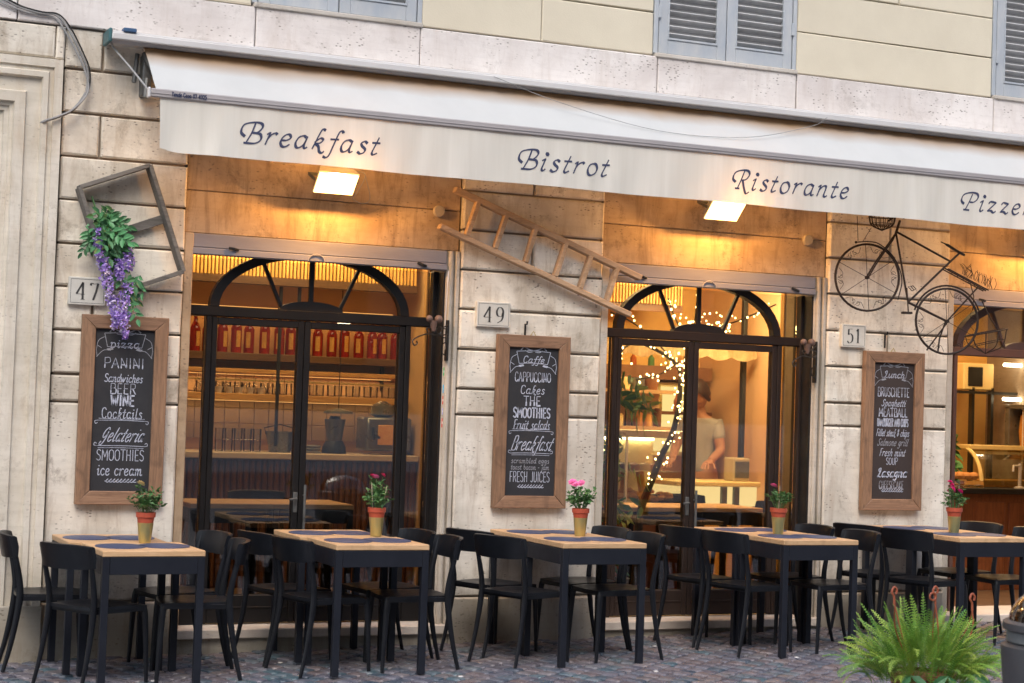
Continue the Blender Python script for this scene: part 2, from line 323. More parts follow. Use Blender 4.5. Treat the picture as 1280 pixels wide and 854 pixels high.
# ---------------------------------------------------------------- stroke lettering
GL = {
'a': (52, "~42,54 30,61 14,52 6,28 10,6 22,2 36,16 44,46|~46,60 42,34 40,10 46,2 54,8"),
'b': (50, "16,100 8,4|~9,30 20,54 36,58 44,36 36,8 20,0 9,10"),
'c': (44, "~42,50 32,61 16,54 6,30 12,6 26,0 42,12"),
'd': (52, "~42,50 28,61 12,52 6,26 14,4 28,6 40,30|~54,100 46,46 42,10 48,1 56,8"),
'e': (44, "~8,30 26,32 40,44 34,60 20,58 8,40 6,18 14,2 28,1 42,14"),
'f': (36, "~52,92 44,101 34,90 24,30 16,-20 6,-34 -8,-30|6,56 40,58"),
'g': (52, "~44,52 30,61 14,52 8,30 16,10 32,14 44,44|~48,60 42,0 32,-30 14,-34 2,-24"),
'h': (52, "16,100 6,0|~9,30 24,54 38,58 42,44 38,10 44,1 52,8"),
'i': (26, "~4,50 16,60 14,40 10,10 16,0 26,10|.20,86"),
'j': (26, "~18,60 12,0 4,-28 -10,-32|.22,86"),
'k': (50, "~44,96 34,101 26,88 8,0|~12,34 30,56 42,50 34,34 14,28|~16,28 30,16 38,-8 50,-14 56,-4"),
'l': (28, "~24,100 16,60 10,14 16,0 28,8"),
'm': (78, "~4,50 14,60 12,40 6,0|~10,32 24,56 36,56 34,30 30,0|~36,32 50,56 62,58 62,36 58,8 66,0 76,8"),
'n': (54, "~4,50 14,60 12,40 6,0|~10,32 26,56 40,58 42,42 38,8 46,0 54,8"),
'o': (50, "~28,61 12,52 6,28 12,4 26,-1 42,12 46,36 38,56 28,61"),
'p': (52, "~6,52 16,60 12,20 2,-36|~14,44 30,60 44,52 46,26 34,2 18,0 10,12"),
'r': (44, "~4,50 14,60 12,38 6,0|~11,30 22,52 36,61 44,54"),
's': (42, "~40,52 28,61 16,52 20,38 34,24 34,8 20,-1 6,8"),
't': (34, "~26,88 18,50 10,12 16,0 32,10|2,58 36,60"),
'u': (54, "~8,60 6,20 12,0 26,4 42,34|~48,60 42,10 48,0 56,8"),
'w': (70, "~6,60 10,0 34,56|~34,56 36,0 66,60"),
'y': (50, "~6,60 8,20 20,4 40,30|~46,60 38,-10 24,-34 6,-30"),
'z': (48, "~6,46 14,60 40,56|42,58 6,4|~6,4 22,8 36,-2 46,8"),
'A': (56, "2,0 28,100 54,0|12,36 44,36"), 'B': (52, "8,0 8,100|~8,100 40,98 42,60 8,54|~8,54 48,50 48,4 8,0"),
'C': (52, "~48,82 36,100 12,92 4,50 12,8 36,0 48,18"), 'D': (54, "8,0 8,100|~8,100 40,94 50,50 40,6 8,0"),
'E': (46, "42,100 8,100 8,0 42,0|8,52 36,52"), 'F': (44, "42,100 8,100 8,0|8,52 34,52"),
'G': (56, "~50,84 36,100 12,92 4,50 12,8 36,0 50,14 50,44|50,44 32,44"), 'H': (54, "8,0 8,100|46,0 46,100|8,52 46,52"),
'I': (22, "11,0 11,100"), 'J': (40, "~32,100 32,16 20,0 4,10"), 'K': (52, "8,0 8,100|46,100 8,46 48,0"), 'L': (44, "8,100 8,0 42,0"),
'M': (68, "6,0 8,100 34,30 60,100 62,0"), 'N': (56, "8,0 8,100 48,0 48,100"),
'O': (56, "~28,100 8,84 4,50 8,16 28,0 48,16 52,50 48,84 28,100"), 'P': (50, "8,0 8,100|~8,100 42,98 46,56 8,46"),
'R': (54, "8,0 8,100|~8,100 42,98 44,58 8,50|26,50 50,0"), 'S': (48, "~44,86 28,100 8,88 10,62 38,42 42,14 24,0 4,12"),
'T': (50, "0,100 50,100|25,100 25,0"), 'U': (54, "~8,100 8,20 26,0 46,20 46,100"), 'W': (72, "4,100 18,0 36,80 54,0 68,100"),
'V': (54, "2,100 27,0 52,100"), 'X': (52, "4,0 48,100|4,100 48,0"), 'Y': (50, "4,100 26,50 48,100|26,50 26,0"), 'Z': (50, "4,100 46,100 4,0 48,0"),
'Q1': (66, "~2,30 -16,50 -12,86 20,101 52,100 60,80 46,56 26,52|~30,98 24,50 12,4|~26,52 58,48 64,20 44,2 2,0"),
'Q2': (66, "~0,34 -16,52 -10,86 20,101 50,100 60,80 48,54 26,46|~32,98 24,50 14,4|2,1 24,1|~32,46 44,10 60,-22 76,-12"),
'Q3': (60, "~0,34 -16,52 -10,86 20,101 54,98 62,74 48,50 26,46|~32,94 24,50 12,2|2,1 32,1"),
'G1': (60, "~52,84 40,100 14,80 6,46 20,26 44,46 50,70|~50,56 42,10 22,-26 0,-18 10,0"),
'L1': (54, "~20,60 8,84 30,100 34,70 20,20 6,2 20,6 50,0"), 'S1': (54, "~50,80 36,100 16,84 20,60 40,40 36,10 12,0 0,20"),
'4': (56, "50,32 2,32 38,100 38,0|26,1 50,1"), '7': (50, "~4,84 8,98 24,94 46,98|46,98 36,50 20,0"), '9': (52, "~46,66 38,42 14,44 6,72 20,98 40,92 48,64 40,20 12,-2"),
'5': (50, "~44,98 14,96|14,96 12,56|~12,56 30,64 46,44 42,12 20,-2 4,12"), '1': (34, "6,84 18,100 18,0|6,1 30,1"), '0': (50, "~25,100 6,70 6,30 25,0 44,30 44,70 25,100"), '2': (48, "~6,76 20,100 42,80 36,50 6,2|6,2 46,2"), '3': (48, "~6,86 26,100 42,80 22,54|~22,54 46,36 38,4 6,8"),
'-': (40, "8,40 34,40"), '&': (54, "~50,20 10,74 24,98 36,80 8,30 20,2 46,40"), ' ': (34, ""), '.': (18, ".8,3"),
}
def letters(mb, text, x0, z0, width, h, wt, y, nib=None, slant=0., xs=None, minw=.35, spc=8, squash=1., mi=0, fit=True, clip=999):
    toks = []; i = 0
    while i < len(text):
        if text[i] == '{': j = text.index('}', i); toks.append(text[i+1:j]); i = j+1
        else: toks.append(text[i]); i += 1
    tot = sum(GL[t][0]+spc for t in toks)-spc
    sx = (width/tot if fit else h/100)
    sz = h/100; cx = x0
    for t in toks:
        gw, gs = GL[t]
        for st in gs.split('|'):
            if not st: continue
            dot = st[0] == '.'; curve = st[0] == '~'
            P = [tuple(float(a) for a in q.split(',')) for q in (st[1:] if dot or curve else st).split()]
            pts = [Vector((cx+(px)*sx+pz*sz*slant, pz*sz, 0)) for px, pz in P]
            if dot:
                c = pts[0]; r = wt*.75; b = len(mb.v)
                mb.add([(c.x+r*math.cos(a*PI/3), y, z0+c.y+r*math.sin(a*PI/3)) for a in range(6)], [range(6)], mi); continue
            if curve: pts = cr(pts, 5)
            if clip < 999:
                if not curve: pts = [q for k in range(len(pts)-1) for q in [pts[k].lerp(pts[k+1], e/6) for e in range(7)]]
                curve = True; pts = [q for q in pts if q.y <= clip*sz+1e-6]
                if len(pts) < 2: continue
            for seg in ([pts] if curve else [[pts[k], pts[k+1]] for k in range(len(pts)-1)]):
                vs = []
                for k, p in enumerate(seg):
                    d = seg[min(k+1, len(seg)-1)]-seg[max(k-1, 0)]
                    if d.length < 1e-9: d = Vector((1, 0, 0))
                    d.normalize(); nn = Vector((-d.y, d.x, 0))
                    hw = wt/2
                    if nib is not None: hw = wt/2*max(minw, abs(nn.x*math.cos(nib)+nn.y*math.sin(nib)))
                    e = d*(wt*.25 if (nib is None and k in (0, len(seg)-1)) else 0)*(-1 if k == 0 else 1)
                    q = p+e
                    vs += [(q.x+nn.x*hw, y, z0+q.y+nn.y*hw), (q.x-nn.x*hw, y, z0+q.y-nn.y*hw)]
                mb.add(vs, [(2*k, 2*k+1, 2*k+3, 2*k+2) for k in range(len(seg)-1)], mi)
        cx += (gw+spc)*sx
    return mb

# ---------------------------------------------------------------- the ground
SL = .016
def gz(x, y=0): return SL*(x-4.75)
t = NT('pavement_joint_sand')
v = t.co(); col = t.mix(t.ramp(t.noise(v, 14, 6, .7), [(.35, 0.), (.65, 1.)]), (.30, .27, .26), (.14, .13, .13)); t.setb(Base_Color=col, Roughness=.7); t.bump(t.noise(v, 60, 4), .5, .01)
M_sand = t.m
t = NT('basalt_cobble'); v = t.co((1, 1, 1), True)
oi = t.n('ShaderNodeObjectInfo')
at = t.n('ShaderNodeAttribute'); at.attribute_name = 'tint'
base = t.ramp(at.outputs['Fac'], [(0, (.05, .08, .11)), (.3, (.10, .10, .13)), (.6, (.12, .105, .12)), (.8, (.16, .125, .125)), (1, (.07, .12, .15))])
base = t.mix(t.ramp(t.noise(v, 9, 6, .7), [(.45, 0.), (.75, .6)]), base, (.34, .33, .37))
t.setb(Base_Color=base, Roughness=t.ramp(t.noise(v, 12, 4), [(.3, .2), (.75, .55)])); t.bump(t.noise(v, 35, 5, .7), .5, .008)
M_cobble = t.m
g = MB(); g.add([(x, y, gz(x)-.012) for x, y in ((-90, -120), (110, -120), (110, 120), (-90, 120))], [(0, 1, 2, 3)])
ground = tag(g.obj('ground', M_sand), None, None, None, 'structure')
pav = tag(link('pavement', None), None, None, None, 'structure')
def cobmesh(k, tint):
    r = random.Random(k); mb = MB(); a = .052; n = 4; vs = []
    cor = [Vector((sx*a*(1+r.uniform(-.1, .06)), sy*a*(1+r.uniform(-.1, .06)), 0)) for sx, sy in ((-1, -1), (1, -1), (1, 1), (-1, 1))]
    rings = [(1.0, -.03), (.99, -.004), (.9, .004), (.6, .008)]
    for f, z in rings:
        for i in range(4):
            for s2 in (.18, .82):
                p = cor[i].lerp(cor[(i+1) % 4], s2)*f; vs.append((p.x, p.y, z+r.uniform(-.0012, .0012)))
    fs = [(8*j+k2, 8*j+(k2+1) % 8, 8*(j+1)+(k2+1) % 8, 8*(j+1)+k2) for j in range(3) for k2 in range(8)]+[tuple(range(24, 32))]
    return vs, fs
prot = []
for k in range(8):
    vs, fs = cobmesh(k, 0); tints = (random.random(),)
    me = bpy.data.meshes.new('cobblestone'); me.from_pydata(vs, [], fs); me.materials.append(M_cobble)
    at_ = me.attributes.new('tint', 'FLOAT', 'POINT'); at_.data.foreach_set('value', [k/7.]*len(vs)); prot.append((me, vs, fs))
f_px = 2209.9
def campx(x, y, z):
    d = Vector((x, y, z))-Vector((0, -10.901, 1.5688)); q = (r2.dot(d), -u2.dot(d), fwd.dot(d)); return 640+f_px*q[0]/q[2], 427+f_px*q[1]/q[2], q[2]
cob = []
a = .112; ca, sa = math.cos(rad(38)), math.sin(rad(38))
for i in range(-110, 130):
    for j in range(-110, 130):
        off = .5*(j % 2)
        u_, v_ = (i+off)*a, j*a
        x = 4.5+u_*ca-v_*sa+rnd(-.006, .006); y = -2+u_*sa+v_*ca+rnd(-.006, .006)
        if x < -1.5 or x > 12 or y > .02 or y < -5.2: continue
        cob.append((x, y))
vis = []
for c in cob:
    px, py, d = campx(c[0], c[1], gz(c[0]))
    if -8 < px < 1288 and py < 862: vis.append((d, c))
vis.sort(); near = set(c for _, c in vis[:300])
sv, sf, st_ = [], [], []
for c in cob:
    me, vs, fs = random.choice(prot); rz = rad(38)+rnd(-.07, .07)+random.choice((0, PI/2)); dz = rnd(-.004, .004)
    if c in near:
        o = link('cobblestone', me, pav, (c[0], c[1], gz(c[0])+dz), rz)
    else:
        b = len(sv); cc, ss = math.cos(rz), math.sin(rz); tn = random.random()
        sv += [(c[0]+p[0]*cc-p[1]*ss, c[1]+p[0]*ss+p[1]*cc, gz(c[0])+dz+p[2]) for p in vs]; sf += [[b+q for q in f] for f in fs]; st_ += [tn]*len(vs)
me = bpy.data.meshes.new('small_cobbles'); me.from_pydata(sv, [], sf); me.materials.append(M_cobble)
at_ = me.attributes.new('tint', 'FLOAT', 'POINT'); at_.data.foreach_set('value', st_)
tag(link('small_cobbles', me, pav), None, None, None, 'stuff')

# ---------------------------------------------------------------- the building
B = thing('restaurant_building', 'pale stone palazzo with rusticated ground floor, restaurant doorways and cream upper storey', 'building')
courses = [.30, 1.51, 1.68, 1.945, 2.21, 2.475, 2.74, 3.005, 3.27, 3.54, 3.79]
def block(x0, x1, z0, z1, mat, y=0., c=.010, g=.0075, dep=.05):
    x0 += g; x1 -= g; z0 += g; z1 -= g
    mb = MB(); mb.add([(x0, y+dep, z0), (x1, y+dep, z0), (x1, y+dep, z1), (x0, y+dep, z1), (x0, y+c, z0), (x1, y+c, z0), (x1, y+c, z1), (x0, y+c, z1), (x0+c, y, z0+c), (x1-c, y, z0+c), (x1-c, y, z1-c), (x0+c, y, z1-c)],
        [(0,1,5,4),(1,2,6,5),(2,3,7,6),(3,0,4,7),(4,5,9,8),(5,6,10,9),(6,7,11,10),(7,4,8,11),(8,9,10,11)])
    mb.v = [(x+rnd(-.0022, .0022), y_+(rnd(-.0015, .0025) if i_ > 7 else 0), z+rnd(-.0028, .0028)) if i_ > 3 else (x, y_, z) for i_, (x, y_, z) in enumerate(mb.v)]
    return mb.obj('stone_block', mat, B)
piers = [(1.71, 2.50, 1.945), (4.35, 5.41, 4.87), (7.24, 8.33, 7.78), (10.16, 11.2, 10.7)]
for pi, (x0, x1, xj) in enumerate(piers):
    MB().box(x0+.02, x1-.02, .032, .6, -.3, 3.80).obj('pier_core', M_core, B)
    for ci in range(10):
        z0, z1 = courses[ci], courses[ci+1]
        j = ci in ((3, 7, 9) if pi == 0 else (2, 5, 7) if pi == 1 else (3, 6, 8))
        m = M_stone_low if ci == 0 else M_stone
        if j: block(x0, xj, z0, z1, m); block(xj, x1, z0, z1, m)
        else: block(x0, x1, z0, z1, m)
    block(x0+.0, x1+.0, -.2, .30, M_stone_low, y=-.012, g=.003)
bays = [(2.50, 4.35), (5.41, 7.24), (8.33, 10.16)]
for bi, (x0, x1) in enumerate(bays):
    # lintel panel above the shutter box, in two big slabs
    zj = 2.86
    MB().box(x0, x1, .07, .5, 2.60, 3.80).obj('lintel_core', M_core, B)
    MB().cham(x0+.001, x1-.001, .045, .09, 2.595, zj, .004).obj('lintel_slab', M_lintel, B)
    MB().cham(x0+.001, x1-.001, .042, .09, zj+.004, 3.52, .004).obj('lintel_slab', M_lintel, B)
    MB().cham(x0+.001, x1-.001, .03, .09, 3.525, 3.79, .008).obj('lintel_slab', M_stone, B)
    # jambs
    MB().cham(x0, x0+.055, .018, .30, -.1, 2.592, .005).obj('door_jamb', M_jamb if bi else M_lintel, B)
    jm = MB()
    jm.cham(x1-.028, x1-.001, .012, .3, -.1, 2.592, .004)
    jm.box(x1-.036, x1-.028, .05, .3, -.1, 2.592)
    jm.tube([(x1-.056, .04, -.1), (x1-.056, .04, 2.592)], .02, 10)
    jm.cham(x1-.085, x1-.036, .045, .3, -.1, 2.59, .006)
    jm.obj('door_jamb', M_jamb, B, smooth=30)
    MB().box(x1-.098, x1-.0855, .055, .215, .12, 2.45).obj('shutter_guide', M_black, B)
    # threshold
    if bi < 3: MB().cham(x0+.0, x1-.0, -.03, .5, .062, .122, .006).obj('threshold', M_marble, B); MB().box(x0+.003, x1-.003, .0, .5, -.3, .058).obj('step_riser', M_stone_low, B)
    # roller shutter housing with bottom rail
    sh = MB(); sh.cham(x0+.04, x1-.088, .03, .26, 2.505, 2.592, .005); sh.cham(x0+.04, x1-.088, .02, .1, 2.462, 2.502, .004); sh.box(x0+.04, x1-.088, .036, .1, 2.50, 2.507); 
    sh.obj('shutter_housing', M_shut, B)
    hk = MB(); cx = (x0+x1)/2-.07
    MB().tube([(cx+.055*math.cos(a_*PI/8), .012, 2.462+.045*math.sin(a_*PI/8)) for a_ in range(9)], .005, 6).obj('shutter_pull', M_bar, B, smooth=True)
    for q in ([(x1-.30, .015, 2.5), (x1-.27, .0, 2.485), (x1-.24, .015, 2.48)], [(x0+.28, .015, 2.51), (x0+.31, .0, 2.505), (x0+.34, .015, 2.50)]): MB().tube(q, .009, 6).obj('shutter_latch', M_black, B, smooth=True)
# band and upper storey
for xa, xb in ((-1, 1.42), (1.42, 2.885), (2.885, 4.0), (4.0, 5.77), (5.77, 6.91), (6.91, 8.68), (8.68, 9.85), (9.85, 11.2)):
    block(xa, xb, 3.79, 4.055, M_band, y=-.02, c=.006, g=.004, dep=.08)
MB().box(-1.5, 11.2, .035, .6, 3.785, 7.5).obj('upper_wall', M_grayjoint, B)
wins = [(2.90, 3.98), (5.78, 6.88), (8.71, 9.81)]
zs = [4.06+.305*i for i in range(9)]
for i in range(8):
    z0, z1 = zs[i], zs[i+1]
    for (xa, xb) in ((-1, 2.86), (4.01, 5.74), (6.915, 8.67), (9.85, 11.2)):
        js = [xa, xb]
        if i % 2 == 0 and xb-xa > 1.5: js = [xa, xa+(.87 if xa > 1 else 2.3), xb]
        if i % 2 == 1 and 6 < xa < 8: js = [xa, 7.80, xb] if i > 1 else [xa, xb]
        if i == 0 and 6 < xa < 8: js = [xa, xb]
        if i == 2 and 6 < xa < 8: js = [xa, 7.80, xb]
        for q in range(len(js)-1): block(js[q], js[q+1], z0, z1, M_stucco, y=.0, c=.006, g=.004, dep=.05)
for wi, (x0, x1) in enumerate(wins):
    MB().cham(x0-.03, x1+.03, -.035, .2, 4.048, 4.078, .005).obj('window_sill', M_sill, B)
    zt = 5.95
    MB().box(x0-.04, x1+.035, .14, .2, 4.08, zt+.2).obj('window_void', M_dark, B)
    fr = MB(); fr.cham(x0-.038, x0-.004, -.002, .2, 4.079, zt, .004); fr.cham(x1+.002, x1+.033, -.002, .2, 4.079, zt, .004); fr.cham(x0-.038, x1+.033, -.002, .2, zt, zt+.05, .004)
    fr.obj('window_frame', M_blue, B)
    xm = (x0+x1)/2
    slat = None
    for (a0, a1) in ((x0+.004, xm-.004), (xm+.004, x1-.004)):
        s_ = MB(); s_.cham(a0, a0+.075, .005, .045, 4.085, zt-.01, .004); s_.cham(a1-.075, a1, .005, .045, 4.085, zt-.01, .004)
        s_.cham(a0+.075, a1-.075, .005, .045, 4.085, 4.185, .004); s_.cham(a0+.075, a1-.075, .005, .045, zt-.11, zt-.01, .004)
        s_.cham(a0+.07, a1-.07, -.002, .012, 4.185, 4.2, .002); s_.cham(a0+.07, a0+.08, -.002, .012, 4.2, zt-.12, .002); s_.cham(a1-.08, a1-.07, -.002, .012, 4.2, zt-.12, .002)
        for zz in (4.33, 5.2): s_.cham(a0-.012 if a0 < xm-.1 else a1-.01, a0+.01 if a0 < xm-.1 else a1+.012, -.012, .01, zz, zz+.09, .002)
        so_ = s_.obj('shutter', M_blue, B)
        W = a1-a0-.162
        if slat is None:
            ms = MB(); Mx = Matrix.Rotation(rad(-38), 4, 'X'); ms.cham(0, W, -.022, .022, -.005, .005, .002, M=Mx); slat = ms.mesh('slat', M_slat)
        z = 4.222
        while z < zt-.13:
            link('slat', slat, so_, (a0+.081, .026, z)); z += .053
# portal moulding at the far left
prof = [(0, -.045), (.05, -.045), (.052, -.03), (.075, -.03), (.085, -.05), (.115, -.05), (.125, -.02), (.205, -.02), (.215, -.045), (.275, -.045), (.283, -.02), (.30, -.02), (.305, -.005), (.33, -.005), (.335, .015), (.36, .02), (.365, .04), (.42, .06), (.46, .12), (.47, .25)]
XO, XI, ZT = 1.70, -.55, 3.575
pm_ = MB(); n = len(prof)
for d, y in prof:
    pm_.v += [(XO-d, y, .285), (XO-d, y, ZT-d), (XI+d, y, ZT-d), (XI+d, y, .285)]
for i in range(n-1):
    for k in range(3): pm_.f.append([4*i+k, 4*i+k+1, 4*i+4+k+1, 4*i+4+k]); pm_.m.append(0)
pm_.add([(XO, -.045, .285), (XO, -.045, ZT), (XI, -.045, ZT), (XI, -.045, .285), (XO, .06, .285), (XO, .06, ZT), (XI, .06, ZT), (XI, .06, .285)], [(0, 1, 5, 4), (1, 2, 6, 5), (2, 3, 7, 6)])
pm_.obj('portal_surround', M_portal, B)
for _a, _b2 in ((1.21, 1.712), (XI-.01, XI+.49)): MB().cham(_a, _b2, -.055, .25, -.2, .285, .006).obj('portal_base', M_stone_low, B)
MB().box(XI-.6, XI, .02, .6, -.2, 3.79).box(XI, 1.71, .02, .6, 3.4, 3.79).obj('portal_wall', M_core, B)
block(-1, 1.655, 3.585, 3.785, M_stone, y=-.015, g=.003); block(1.655, 1.71, 3.585, 3.785, M_stone, y=-.02, g=.002)
pd = MB(); pd.box(-.2, 1.3, .25, .32, -.1, 3.2)
for zz in (.3, 1.2, 2.1):
    pd.cham(-.0, .5, .225, .26, zz, zz+.75, .012); pd.cham(.6, 1.15, .225, .26, zz, zz+.75, .012)
pd.obj('portal_door', wood('portal_door_wood', (.12, .06, .03), (.06, .03, .015), 'z'), B)
# outer shell
MB().box(-1.5, 11.2, 5.2, 5.4, -.3, 7.5).box(-1.5, -1.3, .6, 5.2, -.3, 7.5).box(11.0, 11.2, .6, 5.2, -.3, 7.5).box(-1.5, 11.2, .0, 5.4, 7.5, 7.6).obj('outer_wall', M_core, B)

# ---------------------------------------------------------------- the other side of the street, mirrored in the door glass
OB = thing('opposite_building', 'plain building across the street mirrored in the door glass', 'building', (0, 0, 0))
M_opp = pm('opposite_plaster', (.30, .22, .15), (.22, .16, .11), .85, 1); M_oppw = pm('opposite_base_stone', (.62, .61, .60), (.5, .5, .5), .7, 2)
MB().box(-30, 45, -25, -24, 1.35, 15).obj('wall', M_opp, OB); MB().box(-30, 45, -25, -23.9, -.9, 1.34).obj('base_wall', M_oppw, OB)
ow_ = MB().box(-.6, .6, -.03, .06, 0, 2.1).mesh('window', M_dark)
for i_ in range(22):
    for z_ in (2.4, 6.2, 10.0): link('window', ow_, OB, (-27+i_*3.2, -23.99, z_))
# ---------------------------------------------------------------- glazed doors
def pane(x0, x1, z0, z1, y, parent, name='pane'):
    return MB().box(x0, x1, y-.003, y+.003, z0, z1).obj(name, M_glass, parent)
def doorway(dx, mat, leaves=True, zt=2.06):
    Y = .22
    X = lambda v: v+dx
    df = MB(); y0, y1 = Y-.03, Y+.05
    df.cham(X(2.70), X(2.735), y0, y1, .124, 2.10, .004)
    df.cham(X(4.05), X(4.085), y0, y1, .124, 2.10, .004)
    df.cham(X(2.562), X(2.585), y0, y1, .124, 2.46, .003); df.cham(X(4.225), X(4.262), y0-.02, y1, .124, 2.46, .004)
    df.cham(X(2.57), X(4.25), y0-.006, y1+.004, 2.085, 2.15, .006)
    df.cham(X(2.587), X(2.698), y0+.008, y1, .124, .30, .004); df.cham(X(4.087), X(4.223), y0+.008, y1, .124, .30, .004)
    dfo = df.obj('door_frame', mat, B)
    pane(X(2.587), X(2.698), .30, 2.084, Y, dfo); pane(X(4.087), X(4.223), .30, 2.084, Y, dfo)
    # fanlight
    fl = MB(); cx, zb = X(3.39), 2.15; RX, RZ = .645, .368
    ri, ro = [], []
    for k in range(25):
        a_ = PI*k/24; ri.append((cx-(RX-.03)*math.cos(a_), zb+(RZ-.03)*math.sin(a_))); ro.append((cx-(RX+.03)*math.cos(a_), zb+(RZ+.03)*math.sin(a_)))
    for k in range(24):
        q = [ri[k], ri[k+1], ro[k+1], ro[k]]
        fl.add([(p[0], Y-.035, p[1]) for p in q]+[(p[0], Y+.03, p[1]) for p in q], [(0,1,2,3),(4,5,6,7),(0,1,5,4),(2,3,7,6)])
    hub = [(cx+.215*math.cos(PI*k/10), zb+.062*math.sin(PI*k/10)) for k in range(11)]
    fl.add([(p[0], Y-.03, p[1]) for p in hub]+[(p[0], Y+.03, p[1]) for p in hub], [tuple(range(11)), tuple(range(11, 22))]+[(k, k+1, 12+k, 11+k) for k in range(10)])
    fl.beam((cx, Y, zb+.06), (cx, Y, zb+RZ), .03, .03)
    fl.beam((cx-.20, Y, zb+.02), (cx-.335, Y, zb+.315), .022, .03); fl.beam((cx+.20, Y, zb+.02), (cx+.335, Y, zb+.315), .022, .03)
    flo = fl.obj('fanlight', mat, B)
    pane(X(2.587), X(4.223), 2.151, 2.46, Y+.01, flo)
    if not leaves: return
    for s_, (a0, a1) in enumerate(((2.737, 3.348), (3.352, 4.048))):
        d = MB(); w0 = .035 if s_ == 0 else .04; w1 = .04
        d.cham(X(a0), X(a0)+w0, y0+.004, y1-.01, .13, 2.082, .004); d.cham(X(a1)-w1, X(a1), y0+.004, y1-.01, .13, 2.082, .004)
        d.cham(X(a0)+w0, X(a1)-w1, y0+.006, y1-.01, 2.035, 2.081, .004); d.cham(X(a0)+w0, X(a1)-w1, y0+.006, y1-.01, .131, .31, .005)
        d.cham(X(a0)+w0+.004, X(a1)-w1-.004, y0-.0, y1-.02, .225, .235, .002)
        do = d.obj('door', mat, B)
        pane(X(a0)+w0, X(a1)-w1, .31, 2.035, Y, do)
        hx = X(a1)-.02 if s_ == 0 else X(a0)+.02
        if s_ == 0: MB().tube([(hx, y0+.003, .93), (hx, y0-.03, .93), (hx-.05, y0-.035, .925)], .007, 6).cham(hx-.014, hx+.014, y0-.002, y0+.004, .84, .97, .002).obj('door_handle', M_armdark, do, smooth=True)
        else: MB().tube([(hx+.01, y0-.03, .60), (hx+.01, y0-.03, 1.02)], .009, 8).tube([(hx+.01, y0-.03, .72), (hx+.01, y0+.01, .72)], .007, 6).tube([(hx+.01, y0-.03, .95), (hx+.01, y0+.01, .95)], .007, 6).obj('door_handle', M_plant if False else M_armdark, do, smooth=True)
doorway(0, M_frame); doorway(2.90, M_frame2)
doorway(5.83, M_frameb, leaves=False)

# ---------------------------------------------------------------- interior shells
W_tan = pm('tan_interior_wall', (.56, .36, .18), (.50, .31, .15), .8, 2, perobj=0)
W_gold = pm('golden_interior_wall', (.80, .47, .14), (.66, .36, .09), .8, 2)
W_dim = pm('beige_tile', (.42, .33, .23), (.34, .26, .18), .35, 3, perobj=.08)
W_brown = pm('brown_interior_panel', (.22, .09, .035), (.14, .055, .02), .5, 4)
M_floor = pm('interior_floor', (.16, .10, .06), (.11, .07, .045), .35, 3)
M_ceil = pm('interior_ceiling', (.55, .42, .26), (.5, .38, .22), .8, 2)
MB().box(2.3, 11.0, .5, 5.2, .0, .105).obj('interior_floor', M_floor, B)
MB().box(2.3, 11.0, .31, 5.2, 3.0, 3.1).obj('interior_ceiling', M_ceil, B)
MB().box(2.35, 2.45, .5, 5.2, .1, 3.0).obj('interior_wall', W_tan, B)
MB().box(4.36, 5.40, .601, .65, .1, 3.0).obj('interior_wall', W_tan, B)
MB().box(7.25, 8.32, .601, .65, .1, 3.0).obj('interior_wall', W_gold, B)
MB().box(5.03, 5.12, .65, 5.2, .1, 3.0).obj('interior_wall', W_tan, B)
MB().box(2.45, 5.03, 3.05, 3.15, .1, 3.0).obj('interior_wall', W_tan, B)
MB().box(5.12, 8.06, 3.3, 3.4, .1, 3.0).obj('interior_wall', W_gold, B)
MB().box(8.06, 8.14, .65, 5.2, .1, 3.0).obj('interior_wall', pm('salmon_interior_wall', (.66, .40, .22), (.60, .35, .19), .75, 2), B)
MB().box(8.14, 11.0, 2.9, 3.0, .1, 3.0).obj('interior_wall', W_gold, B)
def lamp(name, x, y, z, sx, sy, e, col, rot=(0, 0, 0)):
    l = bpy.data.lights.new(name, 'AREA'); l.shape = 'RECTANGLE'; l.size = sx; l.size_y = sy; l.energy = e; l.color = col
    o = link(name, l, None, (x, y, z)); o.rotation_euler = rot; return o
M_lampglow = emis('warm_ceiling_panel_glow', (1, .72, .40), 3)
for i, (x, y, sx, sy, e, col) in enumerate(((3.9, 1.7, 1.6, .8, 5, (1, .55, .22)), (6.6, 1.6, 1.8, 1.0, 27, (1, .52, .13)), (9.6, 1.6, 1.6, .8, 22, (1, .58, .19)))):
    o = MB().box(x-sx/2, x+sx/2, y-sy/2, y+sy/2, 2.97, 2.999).obj('ceiling_light', M_lampglow); tag(o, ['warm ceiling panel light over the bar behind door 47', 'bright warm ceiling panel light over the counter behind the fairy light door', 'warm ceiling panel light over the kebab counter at far right'][i], 'ceiling light')
    l = lamp('interior_light', x, y, 2.95, sx, sy, e, col); l.parent = o

# ---- bay one: the bar
tl = MB()
for i in range(15):
    for j in range(4): 
        x = 3.2+.122*i; z = 1.24+.125*j
        tl.cham(x, x+.118, 3.03, 3.052, z, z+.121, .003)
bt = tl.obj('wall_tiles', W_dim, B)
M_shelf = wood('lit_shelf_wood', (.60, .33, .10), (.45, .22, .06), 'x', .45, .5)
M_dshelf = wood('dark_shelf_wood', (.14, .07, .03), (.08, .04, .02), 'x', .45, .5)
def shelf(x0, x1, y0, y1, z, t_, m, label):
    o = thing('wall_shelf', label, 'shelf', (0, 0, 0))
    MB().cham(x0, x1, y0, y1, z-t_, z, .004).obj('board', m, o)
    MB().box(x0+.1, x0+.13, y1-.02, y1, z-t_-.1, z-t_).box(x1-.13, x1-.1, y1-.02, y1, z-t_-.1, z-t_).obj('bracket', M_black, o); return o
shelf(3.0, 5.0, 2.72, 3.04, 1.925, .06, M_dshelf, 'dark top bar shelf holding the row of red bottles')
